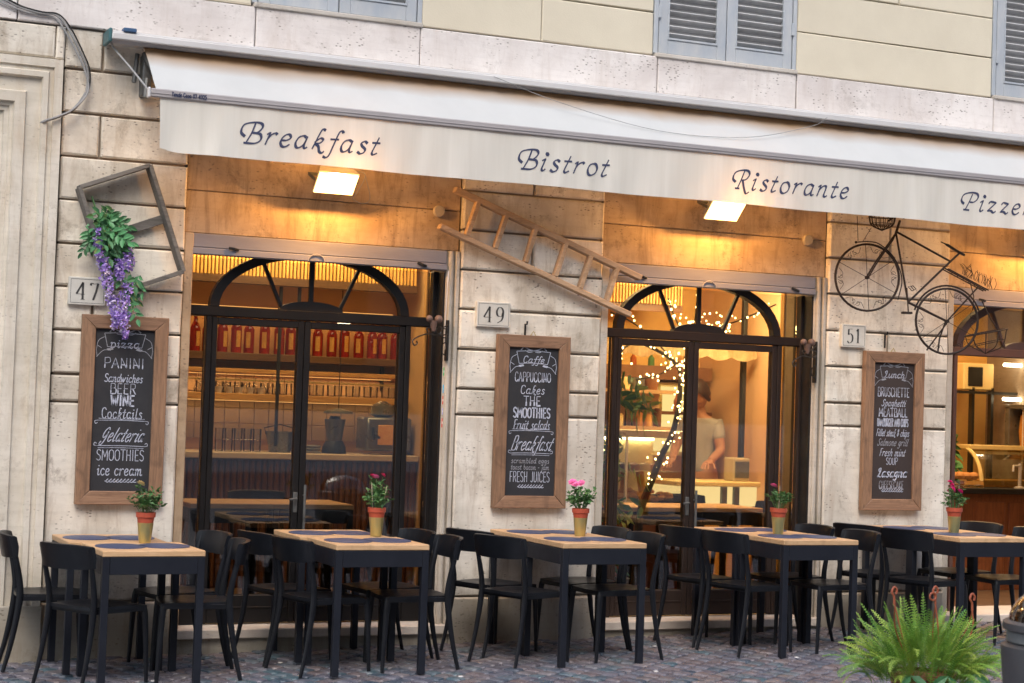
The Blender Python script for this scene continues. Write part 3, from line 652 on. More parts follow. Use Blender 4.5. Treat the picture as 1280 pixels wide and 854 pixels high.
shelf(3.0, 5.0, 2.74, 3.04, 1.80, .035, M_shelf, 'thin wooden rail shelf just under the red bottles')
shelf(3.0, 5.0, 2.72, 3.025, 1.605, .055, M_shelf, 'lit wooden bar shelf carrying the rows of small glasses')
MB().tube([(3.0, 2.725, 1.71), (4.99, 2.725, 1.71)], .006, 6).obj('x', M_gold); bpy.data.objects['x'].name = 'shelf_rail'; tag(bpy.data.objects['shelf_rail'], 'thin brass rail in front of the small glasses on the bar shelf', 'rail')
M_bott = NT('red_aperitif_glass'); M_bott.setb(Base_Color=(.30, .018, .005), Roughness=.06); M_bott = M_bott.m
M_glintgold = pm('gold_glint_and_panel', (.95, .60, .16), (.8, .36, .06), .35, 60, metal=.4)  # gold for the painted bottle glints and the espresso machine panel
b0 = thing('aperitif_bottle', 'x', 'bottle', (0, 0, 0), 0, 'row of red aperitif bottles on the top bar shelf')
MB().lathe([(.04, 0), (.042, .01), (.042, .19), (.03, .225), (.015, .25), (.014, .30), (.017, .302), (.017, .32)], n=14).obj('bottle_body', M_bott, b0, smooth=35)
_q = MB(); _n = 7
for _k in range(_n):
    _a = -PI/2-.42+.84*_k/(_n-1)
    for _z in (.045, .17): _q.v.append((.0436*math.cos(_a), .0436*math.sin(_a), _z))
for _k in range(_n-1): _q.f.append([2*_k, 2*_k+2, 2*_k+3, 2*_k+1]); _q.m.append(0)
_q.obj('bottle_glint', M_glintgold, b0, smooth=35)  # label strip narrowed and coloured as the bottle's vertical gold highlight
MB().lathe([(.018, .295), (.0185, .325)], n=10).obj('bottle_cap', M_gold, b0, smooth=35)
nb = 16
for i in range(nb):
    o = b0 if i == 0 else copy_tree(b0)
    o.location = (3.26+i*.112+rnd(-.012, .012), 2.86+rnd(-.02, .02), 1.925); o.rotation_euler.z = rnd(-.5, .5); o.scale = (1, 1, rnd(.93, 1.04))
    o['label'] = 'red aperitif bottle with painted gold glint in the row on the top bar shelf'
gl_prof = [(.028, 0), (.033, .004), (.036, .09), (.034, .09), (.031, .008), (.004, .007)]
gme = MB().lathe(gl_prof, n=10, capt=False).mesh('tumbler', M_clear, True)
wg = MB().lathe([(.03, 0), (.03, .003), (.004, .006), (.004, .08), (.02, .095), (.036, .13), (.03, .175)], n=10, capt=False).mesh('wine_glass', M_clear, True)
for i in range(22):
    o = link('tumbler', gme, None, (3.30+i*.077, 2.80+(i % 2)*.06, 1.605)); tag(o, 'small clear tumbler in the row on the lit wooden bar shelf', 'glass', 'small clear tumblers on the lit bar shelf')
for i in range(9):
    o = link('wine_glass', wg, None, (3.30+i*.075, 2.86, 1.765)); o.rotation_euler = (PI, 0, 0); tag(o, 'stemmed glass hanging upside down under the bottle shelf', 'wine glass', 'stemmed glasses hanging under the bottle shelf')
for i in range(6):
    o = link('white_cup', MB().lathe([(.022, 0), (.036, .05), (.034, .05), (.02, .006)], n=12, capt=False).mesh('white_cup', pm('white_china', (.75, .7, .62), None, .3), True) if i == 0 else bpy.data.objects['white_cup'].data, None, (3.36+i*.085, 2.78, 1.605+.092*0)); tag(o, 'white cup standing at the front of the lit bar shelf', 'cup', 'white cups on the lit bar shelf')
M_strip = emis('added_shelf_strip_glow', (1, .45, .12), 1.2)
# hanging slatted pelmet
o = MB().box(2.9, 4.95, 2.2, 2.22, 2.93, 2.95).obj('pelmet_fill_strip', M_lampglow); tag(o, 'added glowing strip on the ceiling brightening the bar pelmet', 'light strip')  # strip and lamp added to brighten the pelmet slats
l_ = lamp('pelmet_fill', 3.9, 2.21, 2.92, 2.0, .05, 12, (1, .62, .2), (rad(50), 0, 0)); l_.parent = o
for z, e, lb in ((1.755, 3, 'added glowing strip under the bottle shelf'), (2.30, 2.2, 'added glowing strip above the red bottles'), (1.545, 1.2, 'added glowing strip under the lit glass shelf')):  # thin glowing strips with lamps, added to light the shelves
    o = MB().box(3.05, 4.95, 2.99, 3.0, z, z+.004).obj('shelf_fill_strip', M_strip); tag(o, lb, 'light strip', 'added strips that light the bar shelves')
    l_ = lamp('shelf_fill', 4.0, 2.92, z-.01, 1.9, .04, e, (1, .52, .18)); l_.parent = o
pl = thing('slatted_pelmet', 'golden slatted wooden pelmet hanging above the bar behind door 47', 'pelmet', (0, 0, 0))
M_gs = wood('golden_slat', (.80, .50, .15), (.66, .38, .10), 'z', .5, .3)
smesh = MB().cham(0, .018, 0, .03, 0, .32, .002).mesh('slat', M_gs)
for i in range(70): link('slat', smesh, pl, (2.9+i*.0297, 2.50, 2.52))
MB().box(2.88, 4.97, 2.531, 2.56, 2.5, 2.86).obj('backing_board', W_brown, pl); MB().cham(2.88, 4.975, 2.49, 2.56, 2.455, 2.518, .004).obj('bottom_rail', M_dshelf, pl)
MB().tube([(4.3, 2.45, 2.19), (4.40, 2.45, 2.19)], .012, 8).obj('strip_lamp', emis('small_lamp_glow', (1, .75, .45), 8)); tag(bpy.data.objects['strip_lamp'], 'tiny glowing strip lamp seen through the fanlight of door 47', 'lamp')
for i, x in enumerate((3.85, 4.0)):
    o = MB().cham(x, x+.025, 2.56, 2.58, 1.2, 2.5, .002).obj('bar_post', M_black); tag(o, ['thin dark post left of the other one in front of the bar shelves', 'thin dark post right of the other one in front of the bar shelves'][i], 'post', 'thin posts in front of the bar shelves')
# counter with fluted front
ct = thing('bar_counter', 'bar counter with cream top and fluted brown front behind door 47', 'counter', (0, 0, 0))
MB().cham(2.46, 5.02, 2.45, 3.02, 1.10, 1.15, .006).obj('counter_top', pm('cream_counter_top', (.62, .52, .38), (.55, .45, .32), .4), ct)
MB().box(2.46, 5.02, 2.50, 3.0, .106, 1.10).obj('counter_body', W_brown, ct)
bme = MB().lathe([(.022, 0), (.022, .97)], n=8).mesh('flute', wood('counter_flute_wood', (.17, .075, .04), (.10, .045, .025), 'z', .45), True)
for i in range(52): link('flute', bme, ct, (2.49+i*.0488, 2.495, .12))
M_app = pm('grey_steel_appliance', (.22, .23, .25), (.12, .13, .14), .3, 6, metal=.6)
def coffee():
    o = thing('espresso_machine', 'steel espresso machine at the right end of the bar counter', 'espresso machine', (4.80, 2.68, 1.15))
    MB().cham(-.19, .19, -.13, .15, .03, .30, .015).obj('body', M_app, o, smooth=True); MB().cham(-.1, .12, -.142, -.13, .08, .24, .004).obj('front_panel', M_glintgold, o)
    MB().lathe([(.06, 0), (.10, .02), (.09, .09), (.03, .13)], (-.02, 0, .301), 14).obj('hopper', M_app, o, smooth=True)
    MB().tube([(-.14, -.15, .22), (-.14, -.16, .12)], .012, 6).tube([(-.12, -.14, .15), (-.12, -.23, .14)], .012, 6).obj('group_handle', M_black, o)
coffee()
o = thing('blender', 'dark blender jug with lid on the bar counter', 'blender', (4.38, 2.68, 1.15))
MB().lathe([(.10, 0), (.095, .05), (.07, .10)], n=14).obj('base', M_black, o, smooth=True); MB().lathe([(.06, .10), (.085, .27), (.09, .275)], n=14).obj('jug', M_app, o, smooth=True); MB().lathe([(.05, .275), (.04, .30)], n=14).obj('lid', M_black, o)
o = thing('ice_bucket', 'dark round ice bucket standing left on the bar counter', 'bucket', (3.93, 2.68, 1.15))
MB().lathe([(.085, 0), (.115, .16), (.12, .165), (.105, .165), (.075, .02)], n=16, capt=False).obj('bucket_body', M_app, o, smooth=True); MB().tube([(-.115, 0, .14), (-.13, 0, .19), (0, 0, .22), (.13, 0, .19), (.115, 0, .14)], .005, 6).obj('handle', M_black, o)
o = thing('tray_stack', 'flat dark tray stack between bucket and blender', 'trays', (4.14, 2.66, 1.15))
for k in range(3): MB().cham(-.1, .1, -.08, .08, k*.022, k*.022+.018, .004).obj('tray', M_app, o)
o = thing('pendant_shade', 'flat dark pendant shade hanging above the blender', 'pendant lamp', (4.38, 2.6, 1.47))
MB().lathe([(.12, 0), (.115, .02), (.03, .04)], n=16).obj('shade', M_armdark, o, smooth=True); MB().tube([(0, 0, .04), (0, 0, 1.5)], .004, 5).obj('cord', M_black, o)
for i in range(10):
    o = link('stacked_glass', gme, None, (3.42+(i % 5)*.075, 2.6, 1.15+.0*(i//5))) if i < 5 else link('stacked_glass', gme, None, (3.42+(i % 5)*.075, 2.6, 1.242)); tag(o, 'clear glass in the small stack at the left of the bar counter', 'glass', 'clear glasses stacked on the bar counter')

# ---------------------------------------------------------------- furniture
def chair_proto():
    r = thing('cafe_chair', 'x', 'chair', (0, 0, 0), 0, 'black cafe chairs around the pavement tables')
    # local: faces +x. seat
    st = MB(); nx, ny = 10, 8; top = []
    def edge(u, v_):   # u -1..1 along x, v -1..1
        w_ = .195+.012*u; x = .205*u; y = w_*v_
        k = max(abs(u), abs(v_))
        q = math.sqrt(u*u+v_*v_)+1e-9; f = (k/q)**.22; return x*f, y*f
    for zz, dn in ((0, 1), (-.026, 0)):
        for i in range(nx+1):
            for j in range(ny+1):
                u, v_ = -1+2*i/nx, -1+2*j/ny; x, y = edge(u, v_)
                dish = -.012*(1-u*u)*(1-v_*v_)-(.006 if max(abs(u), abs(v_)) > .99 else 0)*dn
                st.v.append((x, y, .455+zz+dish+(.008*u*u*(u > 0)*-1)))
    NN = (nx+1)*(ny+1)
    for i in range(nx):
        for j in range(ny):
            a_ = i*(ny+1)+j; st.f.append([a_, a_+1, a_+ny+2, a_+ny+1]); st.f.append([NN+a_, NN+a_+1, NN+a_+ny+2, NN+a_+ny+1]); st.m += [0, 0]
    bd = [i*(ny+1) for i in range(nx+1)]+[nx*(ny+1)+j for j in range(1, ny+1)]+[i*(ny+1)+ny for i in range(nx-1, -1, -1)]+[j for j in range(ny-1, 0, -1)]
    for k in range(len(bd)): a_, b_ = bd[k], bd[(k+1) % len(bd)]; st.f.append([a_, b_, NN+b_, NN+a_]); st.m.append(0)
    st.obj('seat', M_chair, r, smooth=50)
    sf = MB(); 
    for s_ in (-1, 1): sf.beam((-.17, s_*.178, .425), (.175, s_*.187, .425), .028, .016, (0, 1, 0))
    sf.beam((.185, -.18, .425), (.185, .18, .425), .028, .016, (1, 0, 0)); sf.beam((-.175, -.17, .425), (-.175, .17, .425), .028, .016, (1, 0, 0)); sf.obj('seat_rail', M_chair, r)
    for s_ in (-1, 1):
        p = cr([(-.265, s_*.198, 0), (-.222, s_*.192, .18), (-.188, s_*.186, .40), (-.190, s_*.188, .52), (-.222, s_*.196, .68), (-.245, s_*.199, .775)], 5)
        L = len(p); MB().tube(p, [.0115+.0085*min(1, (q.z)/.4) if q.z < .45 else .020-.007*min(1, (q.z-.45)/.3) for q in p], 8, up=(0, 1, 0), flat=.8).obj('leg', M_chair, r, smooth=50)
        p = cr([(.205, s_*.193, 0), (.196, s_*.189, .2), (.186, s_*.182, .38), (.176, s_*.175, .436)], 5)
        MB().tube(p, [.0115+.009*min(1, q.z/.4) for q in p], 8, up=(0, 1, 0), flat=.8).obj('leg', M_chair, r, smooth=50)
    bk = MB(); n_ = 14; vs = []
    for i in range(n_+1):
        v_ = -1+2*i/n_; y = .214*v_; xb = -.285+.055*v_*v_ + (.012 if abs(v_) > .98 else 0)
        h = .068-.010*(abs(v_)**4); zc = .722
        for (t_, zz) in ((0, -h), (-.014, 0), (-.026, h), (-.012, h+.004), (.0, h-.002), (.014, 0), (.012, -h)):
            vs.append((xb+t_+.0*zz, y, zc+zz))
    bk.v = vs; k7 = 7
    for i in range(n_):
        for k in range(k7): bk.f.append([i*k7+k, i*k7+(k+1) % k7, (i+1)*k7+(k+1) % k7, (i+1)*k7+k]); bk.m.append(0)
    bk.f.append(list(range(k7))); bk.f.append([n_*k7+k for k in range(k7)]); bk.m += [0, 0]
    bk.obj('backrest', M_chair, r, smooth=50)
    return r
def table_proto():
    r = thing('cafe_table', 'x', 'table', (0, 0, 0), 0, 'oak topped cafe tables set in pairs on the pavement')
    W, D = .285, .285
    MB().cham(-W, W, -D, D, .722, .755, .004).obj('tabletop', M_oak, r)
    for s_ in (-1, 1):
        MB().cham(-W+.042, W-.042, s_*(D-.012)-.012, s_*(D-.012)+.012, .625, .720, .002).obj('apron', M_tabmetal, r)
        MB().cham(s_*(W-.012)-.012, s_*(W-.012)+.012, -D+.042, D-.042, .625, .720, .002).obj('apron', M_tabmetal, r)
    for sx in (-1, 1):
        for sy in (-1, 1): MB().cham(sx*(W-.021)-.02, sx*(W-.021)+.02, sy*(D-.021)-.02, sy*(D-.021)+.02, 0, .7205, .002).obj('leg', M_tabmetal, r)
    return r
def mat_mesh():
    n_ = 28; mb = MB(); vs = []
    for zz, f in ((.0, 1), (.004, 1), (.0045, .985)):
        for k in range(n_): a_ = 2*PI*k/n_; vs.append((.142*f*math.cos(a_), .165*f*math.sin(a_), zz))
    mb.v = vs
    for j in range(2):
        for k in range(n_): mb.f.append([j*n_+k, j*n_+(k+1) % n_, (j+1)*n_+(k+1) % n_, (j+1)*n_+k]); mb.m.append(0)
    mb.f.append([2*n_+k for k in range(n_)]); mb.m.append(0); return mb.mesh('placemat', M_mat, 40)
chair0 = chair_proto(); table0 = table_proto(); mm_ = mat_mesh()
used = {'c': 0, 't': 0}
def put(proto, key, x, y, z, rz, label):
    o = proto if not used[key] else copy_tree(proto); used[key] = 1
    o.location = (x, y, z); o.rotation_euler = (0, 0, rz); o['label'] = label; return o
where = ['under the pizza chalkboard', 'before the bar doors', 'under the breakfast chalkboard', 'before the fairy light door', 'under the lasagna chalkboard']
# (front x centre, back x centre, top z, rot front, rot back)
TB = [(2.115, 2.035, .715, .03, 0), (3.45, 3.405, .748, 0, 0), (4.885, 4.885, .757, 0, 0), (6.445, 6.43, .777, 0, 0), (7.83, 7.84, .795, 0, 0)]
CH = [ # per station: (x, y, facing deg, side text)
 [(1.875, -.93, 30), (1.72, -.27, -4), (2.43, -.86, 172), (2.44, -.38, 190)],
 [(3.22, -.84, 14), (3.14, -.36, 14), (3.745, -.86, 176), (3.73, -.42, 188)],
 [(4.50, -.87, 22), (4.50, -.40, 20), (5.11, -.87, 182), (5.10, -.42, 186)],
 [(6.12, -.86, 12), (6.05, -.40, 12), (6.70, -.93, 178), (6.66, -.45, 182)],
 [(7.50, -.90, 16), (7.44, -.42, 16), (8.15, -.92, 176), (8.12, -.42, 184)]]
ctx = ['front left of the', 'rear left of the', 'front right of the', 'rear right of the']
for i, (xf, xb, zt, rf, rb) in enumerate(TB):
    for k, (x, y, r_) in enumerate(((xf, -.92, rf), (xb, -.345, rb))):
        put(table0, 't', x, y, zt-.755, r_, '%s oak topped table %s' % (('front', 'rear')[k], where[i]))
        for s_ in (-1, 1):
            o = link('placemat', mm_, None, (x+s_*.125, y+rnd(-.015, .015), zt), rnd(-.1, .1))
            tag(o, 'navy oval placemat on the %s half of the %s table %s' % (('left', 'right')[s_ > 0], ('front', 'rear')[k], where[i]), 'placemat', 'navy placemats on the pavement tables')
    for k, (x, y, d) in enumerate(CH[i]):
        put(chair0, 'c', x, y, gz(x), rad(d), 'black chair %s table pair %s' % (ctx[k], where[i]))
# indoor tables and chairs seen through the glass
def indoor_table(x, y, label):
    o = copy_tree(table0); o.location = (x, y, .105); o.rotation_euler = (0, 0, 0); o['label'] = label; o['group'] = 'tables inside the restaurant'
indoor_table(3.05, 1.0, 'left indoor table behind the glass of door 47'); indoor_table(3.62, 1.0, 'right indoor table behind the glass of door 47')
indoor_table(6.35, 1.05, 'left indoor table behind the fairy light door'); indoor_table(6.93, 1.05, 'right indoor table behind the fairy light door')
for x, y, d, lb in ((2.72, 1.0, 5, 'leftmost indoor chair behind door 47'), (3.98, 1.0, 178, 'indoor chair right of the tables behind door 47'), (3.5, 1.5, -88, 'indoor chair behind the tables of door 47'), (7.25, 1.05, 182, 'indoor chair right of the tables behind the fairy light door'), (6.9, 1.6, -90, 'indoor chair behind the tables of the fairy light door'), (7.15, 1.75, -95, 'indoor chair standing deeper behind the fairy light door')):
    o = copy_tree(chair0); o.location = (x, y, .105); o.rotation_euler = (0, 0, rad(d)); o['label'] = 'black '+lb; o['group'] = 'chairs inside the restaurant'
# ---------------------------------------------------------------- awning
A = thing('awning', 'long off white canvas awning lettered in navy over the restaurant doors', 'awning', (0, 0, 0))
XL, XR = 2.17, 10.8
mb = MB(); nx = 120; rows = [(-.075, 3.70), (-.10, 3.695), (-.16, 3.648), (-.27, 3.552), (-.36, 3.468), (-.445, 3.392)]
r_ = random.Random(3)
for side in (0, 1):
    for i in range(nx+1):
        x = XL+(XR-XL)*i/nx
        for j, (y, z) in enumerate(rows):
            sag = -.006*math.sin(PI*j/5)*(1+.5*math.sin(x*2.3)); wr = .003*math.sin(x*9+j)*math.sin(PI*j/5)+.0035*math.sin(x*31+2*math.sin(x*3))*(1 if j in (1, 2) else .15)
            mb.v.append((x+(.012*j/5 if i == 0 else 0), y-side*-.002, z+sag+wr-side*.004))
nr = len(rows); off = (nx+1)*nr
for s_ in (0, 1):
    for i in range(nx):
        for j in range(nr-1): a_ = s_*off+i*nr+j; mb.f.append([a_, a_+1, a_+nr+1, a_+nr]); mb.m.append(0)
for j in range(nr-1): mb.f.append([j, j+1, off+j+1, off+j]); mb.m.append(0)
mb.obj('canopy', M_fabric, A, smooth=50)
def vy(x, t_):
    amp = .002+.009*t_
    return -.463+amp*(math.sin(x*7.1+1.5*math.sin(x*1.7))*.6+.35*math.sin(x*23+t_*2+math.sin(x*5)*2))-(.03*math.exp(-((x-2.5)/.18)**2)*t_*t_)+.02*math.exp(-((x-2.33)/.12)**2)*t_
mb = MB(); nx = 420; nz = 10
for s_ in (0, 1):
    for i in range(nx+1):
        x = 2.205+(XR-2.205)*i/nx
        for j in range(nz+1):
            t_ = j/nz; amp = .002+.009*t_
            y = vy(x, t_)
            zb_ = 3.018-.002*(x-2.2)+.003*math.sin(x*4.4)+.02*math.exp(-((x-2.2)/.08)**2)
            mb.v.append((x+.012*t_*(i < 3), y+s_*.0018, 3.338+(zb_-3.338)*t_))
off = (nx+1)*(nz+1)
for s_ in (0, 1):
    for i in range(nx):
        for j in range(nz): a_ = s_*off+i*(nz+1)+j; mb.f.append([a_, a_+1, a_+nz+2, a_+nz+1]); mb.m.append(0)
for i in range(nx): a_ = i*(nz+1)+nz; mb.f.append([a_, a_+nz+1, off+a_+nz+1, off+a_]); mb.m.append(0)
mb.obj('valance', M_valance, A, smooth=50)
MB().cham(2.145, XR, -.478, -.432, 3.335, 3.387, .006).cham(2.145, XR, -.482, -.478, 3.356, 3.362, .001).obj('front_bar', M_bar, A)
MB().cham(2.13, 2.145, -.48, -.43, 3.33, 3.392, .004).obj('bar_end_cap', M_alu, A)
cs = MB(); cs.cham(1.955, XR, -.20, -.02, 3.722, 3.762, .008).cham(1.955, XR, -.212, -.19, 3.706, 3.748, .006).cham(1.96, XR, -.10, -.02, 3.7, 3.725, .003)
cs.obj('cassette', M_alu, A)
MB().cham(1.935, 1.957, -.20, -.01, 3.69, 3.775, .006).obj('cassette_end_cap', M_teal, A); MB().cham(2.02, 2.10, -.216, -.15, 3.758, 3.782, .004).obj('joint_clamp', pm('blue_clamp', (.05, .12, .25), None, .5), A)
for x in (2.2, 5.6, 9.3):
    am = MB(); am.cham(x-.03, x+.03, -.10, .04, 3.40, 3.66, .008); am.tube([(x-.02, -.08, 3.66), (x+.03, -.22, 3.5), (x+.02, -.40, 3.38)], .02, 8); am.tube([(x+.05, -.06, 3.62), (x+.35, -.20, 3.48), (x+.06, -.38, 3.37)], .016, 8)
    am.tube([(x-.06, -.06, 3.66), (x-.075, -.06, 3.48)], .014, 8); am.tube([(x-.01, -.13, 3.5), (x-.02, -.15, 3.38)], .016, 8)
    am.obj('folding_arm', M_armdark, A, smooth=40)
MB().tube(cr([(1.965, -.10, 3.71), (1.99, -.12, 3.66), (2.06, -.27, 3.53), (2.14, -.43, 3.38)], 5), .006, 6).obj('guy_wire', M_cable, A, smooth=True)
MB().tube(cr([(4.45, -.215, 3.74), (4.9, -.30, 3.60), (5.6, -.37, 3.47), (6.3, -.36, 3.49), (6.9, -.24, 3.64), (7.05, -.216, 3.72)], 6), .002, 6).obj('loose_cord', M_cable, A, smooth=True)
for w_, x0, wd in (('{Q1}reakfast', 2.715, .86), ('{Q1}istrot', 4.555, .625), ('{Q2}istorante', 6.15, .915), ('{Q3}izzeria', 8.07, .80)):
    q = letters(MB(), w_, x0, 3.112, wd, .128, .0205, 0, nib=rad(40), slant=.22, spc=14, minw=.42)
    q.v = [(x, vy(x, (3.338-z)/.32)-.0022, z) for x, y, z in q.v]; q.obj('lettering', M_ink, A)
letters(MB(), 'Tende Casa 07 4925', 2.27, 3.349, .21, .024, .005, -.4835).obj('small_print', M_ink, A)

# ---------------------------------------------------------------- flood lamps under the awning
M_lampface = emis('lamp_glow', (1, .56, .17), 6)
def flood(x, y, z, label, wire):
    o = thing('flood_lamp', label, 'lamp', (x, y, z), 0, 'warm flood lamps under the awning')
    R = Matrix.Rotation(rad(-42), 4, 'X')
    MB().cham(-.128, .128, -.082, .082, -.004, .004, .002, M=R).obj('lit_panel', M_lampface, o)
    hb = MB(); hb.add([R @ Vector(p) for p in ((-.135, -.088, .004), (.135, -.088, .004), (.135, .088, .004), (-.135, .088, .004), (-.11, -.075, .075), (.11, -.075, .075), (.11, .075, .075), (-.11, .075, .075))], [(0,1,2,3),(4,5,6,7),(0,1,5,4),(1,2,6,5),(2,3,7,6),(3,0,4,7)])
    hb.obj('lamp_housing', pm('grey_lamp_housing', (.5, .5, .5), None, .5), o)
    br = MB()
    for s_ in (-1, 1): br.beam((s_*.143, 0, .02), (s_*.143, .14, .07), .02, .006, (1, 0, 0))
    br.beam((-.146, .14, .07), (.146, .14, .07), .02, .006, (0, 1, 0)); br.beam((0, .14, .07), (0, .225, .07), .03, .02, (0, 0, 1)); br.obj('lamp_bracket', M_armdark, o)
    MB().tube(cr(wire, 5), .003, 5).obj('lamp_wire', M_cable, o, smooth=True)
    l = bpy.data.lights.new('lamp_light', 'POINT'); l.energy = 21; l.color = (1, .46, .11); l.shadow_soft_size = .015
    link('lamp_light', l, o, (0.0, -.065, .015))
w1 = [(.1, .1, .1), (.24, .15, .1), (.20, .17, -.02), (.17, .18, -.06), (.24, .18, -.09), (.29, .18, -.05), (.25, .18, .1)]
flood(3.40, -.20, 2.945, 'left warm glowing flood lamp under the awning above door 47', w1)
flood(6.24, -.20, 2.985, 'right warm glowing flood lamp under the awning above the fairy light door', w1[:3])
flood(9.08, -.20, 3.0, 'third warm flood lamp under the awning above the right doorway', w1[:3])
for i, (x, z) in enumerate(((4.19, 2.85), (7.07, 2.855))):
    o = MB().lathe([(.036, 0), (.040, .006), (.040, .03), (.034, .036)], n=20).obj('round_wall_plug', M_disc, None, smooth=40); o.location = (x, .045, z); o.rotation_euler.x = PI/2
    tag(o, ['round dusty wall cap left of the ladder top', 'round dusty wall cap left of the bicycle'][i], 'wall cap', 'round caps on the lintels')

# ---------------------------------------------------------------- number plaques
for (x0, x1, tx, zc, lb) in ((1.79, 2.015, '47', 2.185, 'partly behind the purple wisteria'), (4.465, 4.708, '49', 2.182, 'between the ladder and the breakfast chalkboard'), (7.352, 7.562, '51', 2.175, 'under the front wheel of the bicycle')):
    o = thing('number_plaque', 'marble house number plaque '+lb, 'plaque', (0, 0, 0), 0, 'house number plaques')
    z0, z1 = zc-.085, zc+.085
    MB().cham(x0, x1, -.03, .03, z0, z1, .004).obj('slab', M_plaque, o)
    b_ = MB(); q = .012; e = .0022; yy = -.0308
    for (a0, a1, c0, c1) in ((x0+q, x1-q, z0+q, z0+q+e), (x0+q, x1-q, z1-q-e, z1-q), (x0+q, x0+q+e, z0+q, z1-q), (x1-q-e, x1-q, z0+q, z1-q)): b_.add([(a0, yy, c0), (a1, yy, c0), (a1, yy, c1), (a0, yy, c1)], [(0, 1, 2, 3)])
    b_.obj('border_line', M_num, o)
    w_ = (x1-x0)*.60
    letters(MB(), tx, x0+(x1-x0-w_)/2, zc-.052, w_*(.9 if tx == '51' else 1), .104, .0135, -.0315, nib=rad(8), minw=.2, spc=22, slant=.0).obj('numerals', M_num, o)

# ---------------------------------------------------------------- chalkboards
def chalkboard(x0, x1, z0, z1, lines, label, mb_, extra=None):
    o = thing('chalkboard', label, 'chalkboard', (0, 0, 0), 0, 'framed chalkboard menus on the piers')
    fw = .083; ya, yb = -.058, -.012
    MB().box(x0+fw-.01, x1-fw+.01, -.038, yb, z0+fw-.01, z1-fw+.01).obj('board', mb_, o)
    for (P, m) in ((((x0, z0), (x1, z0), (x1-fw, z0+fw), (x0+fw, z0+fw)), M_framewoodx), (((x0, z1), (x1, z1), (x1-fw, z1-fw), (x0+fw, z1-fw)), M_framewoodx),
                   (((x0, z0), (x0+fw, z0+fw), (x0+fw, z1-fw), (x0, z1)), M_framewood), (((x1, z0), (x1-fw, z0+fw), (x1-fw, z1-fw), (x1, z1)), M_framewood)):
        f = MB(); cx = sum(p[0] for p in P)/4; cz = sum(p[1] for p in P)/4
        g_ = [((p[0]-cx)*.998+cx, (p[1]-cz)*.998+cz) for p in P]; h_ = [((p[0]-cx)*(1-.004/max(abs(p[0]-cx), .02))+cx, (p[1]-cz)*(1-.004/max(abs(p[1]-cz), .02))+cz) for p in P]
        f.add([(p[0], yb, p[1]) for p in g_]+[(p[0], ya+.004, p[1]) for p in g_]+[(p[0], ya, p[1]) for p in h_], [(0,1,2,3)]+[(k, (k+1) % 4, 4+(k+1) % 4, 4+k) for k in range(4)]+[(4+k, 4+(k+1) % 4, 8+(k+1) % 4, 8+k) for k in range(4)]+[(8,9,10,11)])
        f.obj('frame_rail', m, o)
    MB().tube([(.5*(x0+x1)-.02, -.02, z1), (.5*(x0+x1), -.025, z1+.03), (.5*(x0+x1)+.02, -.02, z1)], .003, 5).obj('hanger', M_gold, o)
    xc = (x0+x1)/2; yy = -.0392; W = x1-x0-2*fw
    for (tx, z, h, wf, wt, kw) in lines:
        wd = W*wf; kw = dict(kw); m = M_chalkdim if kw.pop('dim', 0) else M_chalk; fill = kw.pop('fill', 0); dx = kw.pop('dx', 0)
        wt *= .85; mbx = letters(MB(), tx, xc-wd/2+dx, z-h*.5, wd, h, wt, yy, **kw)
        if fill: letters(mbx, tx, xc-wd/2+dx, z-h*.5, wd, h, wt*2.2, yy-.0004, clip=46, **kw)
        mbx.obj('chalk_lettering', m, o)
    def cl(mbx, P, wt, curve=True):
        pts = [Vector((p[0], p[1], 0)) for p in P]; pts = cr(pts, 6) if curve else pts; vs = []
        for k, p in enumerate(pts):
            d = (pts[min(k+1, len(pts)-1)]-pts[max(k-1, 0)]).normalized(); vs += [(xc+p.x-d.y*wt/2, yy, p.y+d.x*wt/2), (xc+p.x+d.y*wt/2, yy, p.y-d.x*wt/2)]
        mbx.add(vs, [(2*k, 2*k+1, 2*k+3, 2*k+2) for k in range(len(pts)-1)])
    bz = z1-.155; bn = MB()
    h = .036
    for sgn in (-1, 1):
        cl(bn, [(sgn*.125, bz+h+.01), (sgn*.105, bz-h)], .004, False); cl(bn, [(sgn*.125, bz+h-.012), (sgn*.16, bz+.0), (sgn*.172, bz-.055)], .0035); cl(bn, [(sgn*.09, bz-.055), (sgn*.13, bz-.06), (sgn*.17, bz-.10)], .0035); cl(bn, [(sgn*.165, bz-.03), (sgn*.14, bz-.045)], .0035); cl(bn, [(sgn*.172, bz-.055), (sgn*.165, bz-.10)], .0035)
        bn.add([(xc+sgn*.075, yy-.0003, bz-h-.004), (xc+sgn*.11, yy-.0003, bz-h-.012), (xc+sgn*.10, yy-.0003, bz-h-.024), (xc+sgn*.068, yy-.0003, bz-h-.016)], [(0, 1, 2, 3)])
        cl(bn, [(0, bz+.052), (sgn*.035, bz+.06), (sgn*.07, bz+.075), (sgn*.095, bz+.055)], .007); cl(bn, [(sgn*.01, bz+.045), (sgn*.04, bz+.042), (sgn*.065, bz+.055)], .004)
    cl(bn, [(-.125, bz+h+.01), (0, bz+h+.016), (.125, bz+h+.01)], .004); cl(bn, [(-.105, bz-h), (0, bz-h+.006), (.105, bz-h)], .004)
    bn.obj('chalk_ribbon', M_chalk if mb_ is M_board and x0 > 3 else M_chalkdim, o)
    wh = MB(); zw = z0+.145
    for k in range(9):
        x = -.085+k*.021; cl(wh, [(x, zw-.004), (x+.013, zw+.009), (x+.018, zw+.012)], .005); cl(wh, [(x-.004, zw), (x+.012, zw-.008), (x+.022, zw-.004)], .0045)
    wh.obj('chalk_garland', M_chalk, o)
    ru = MB()
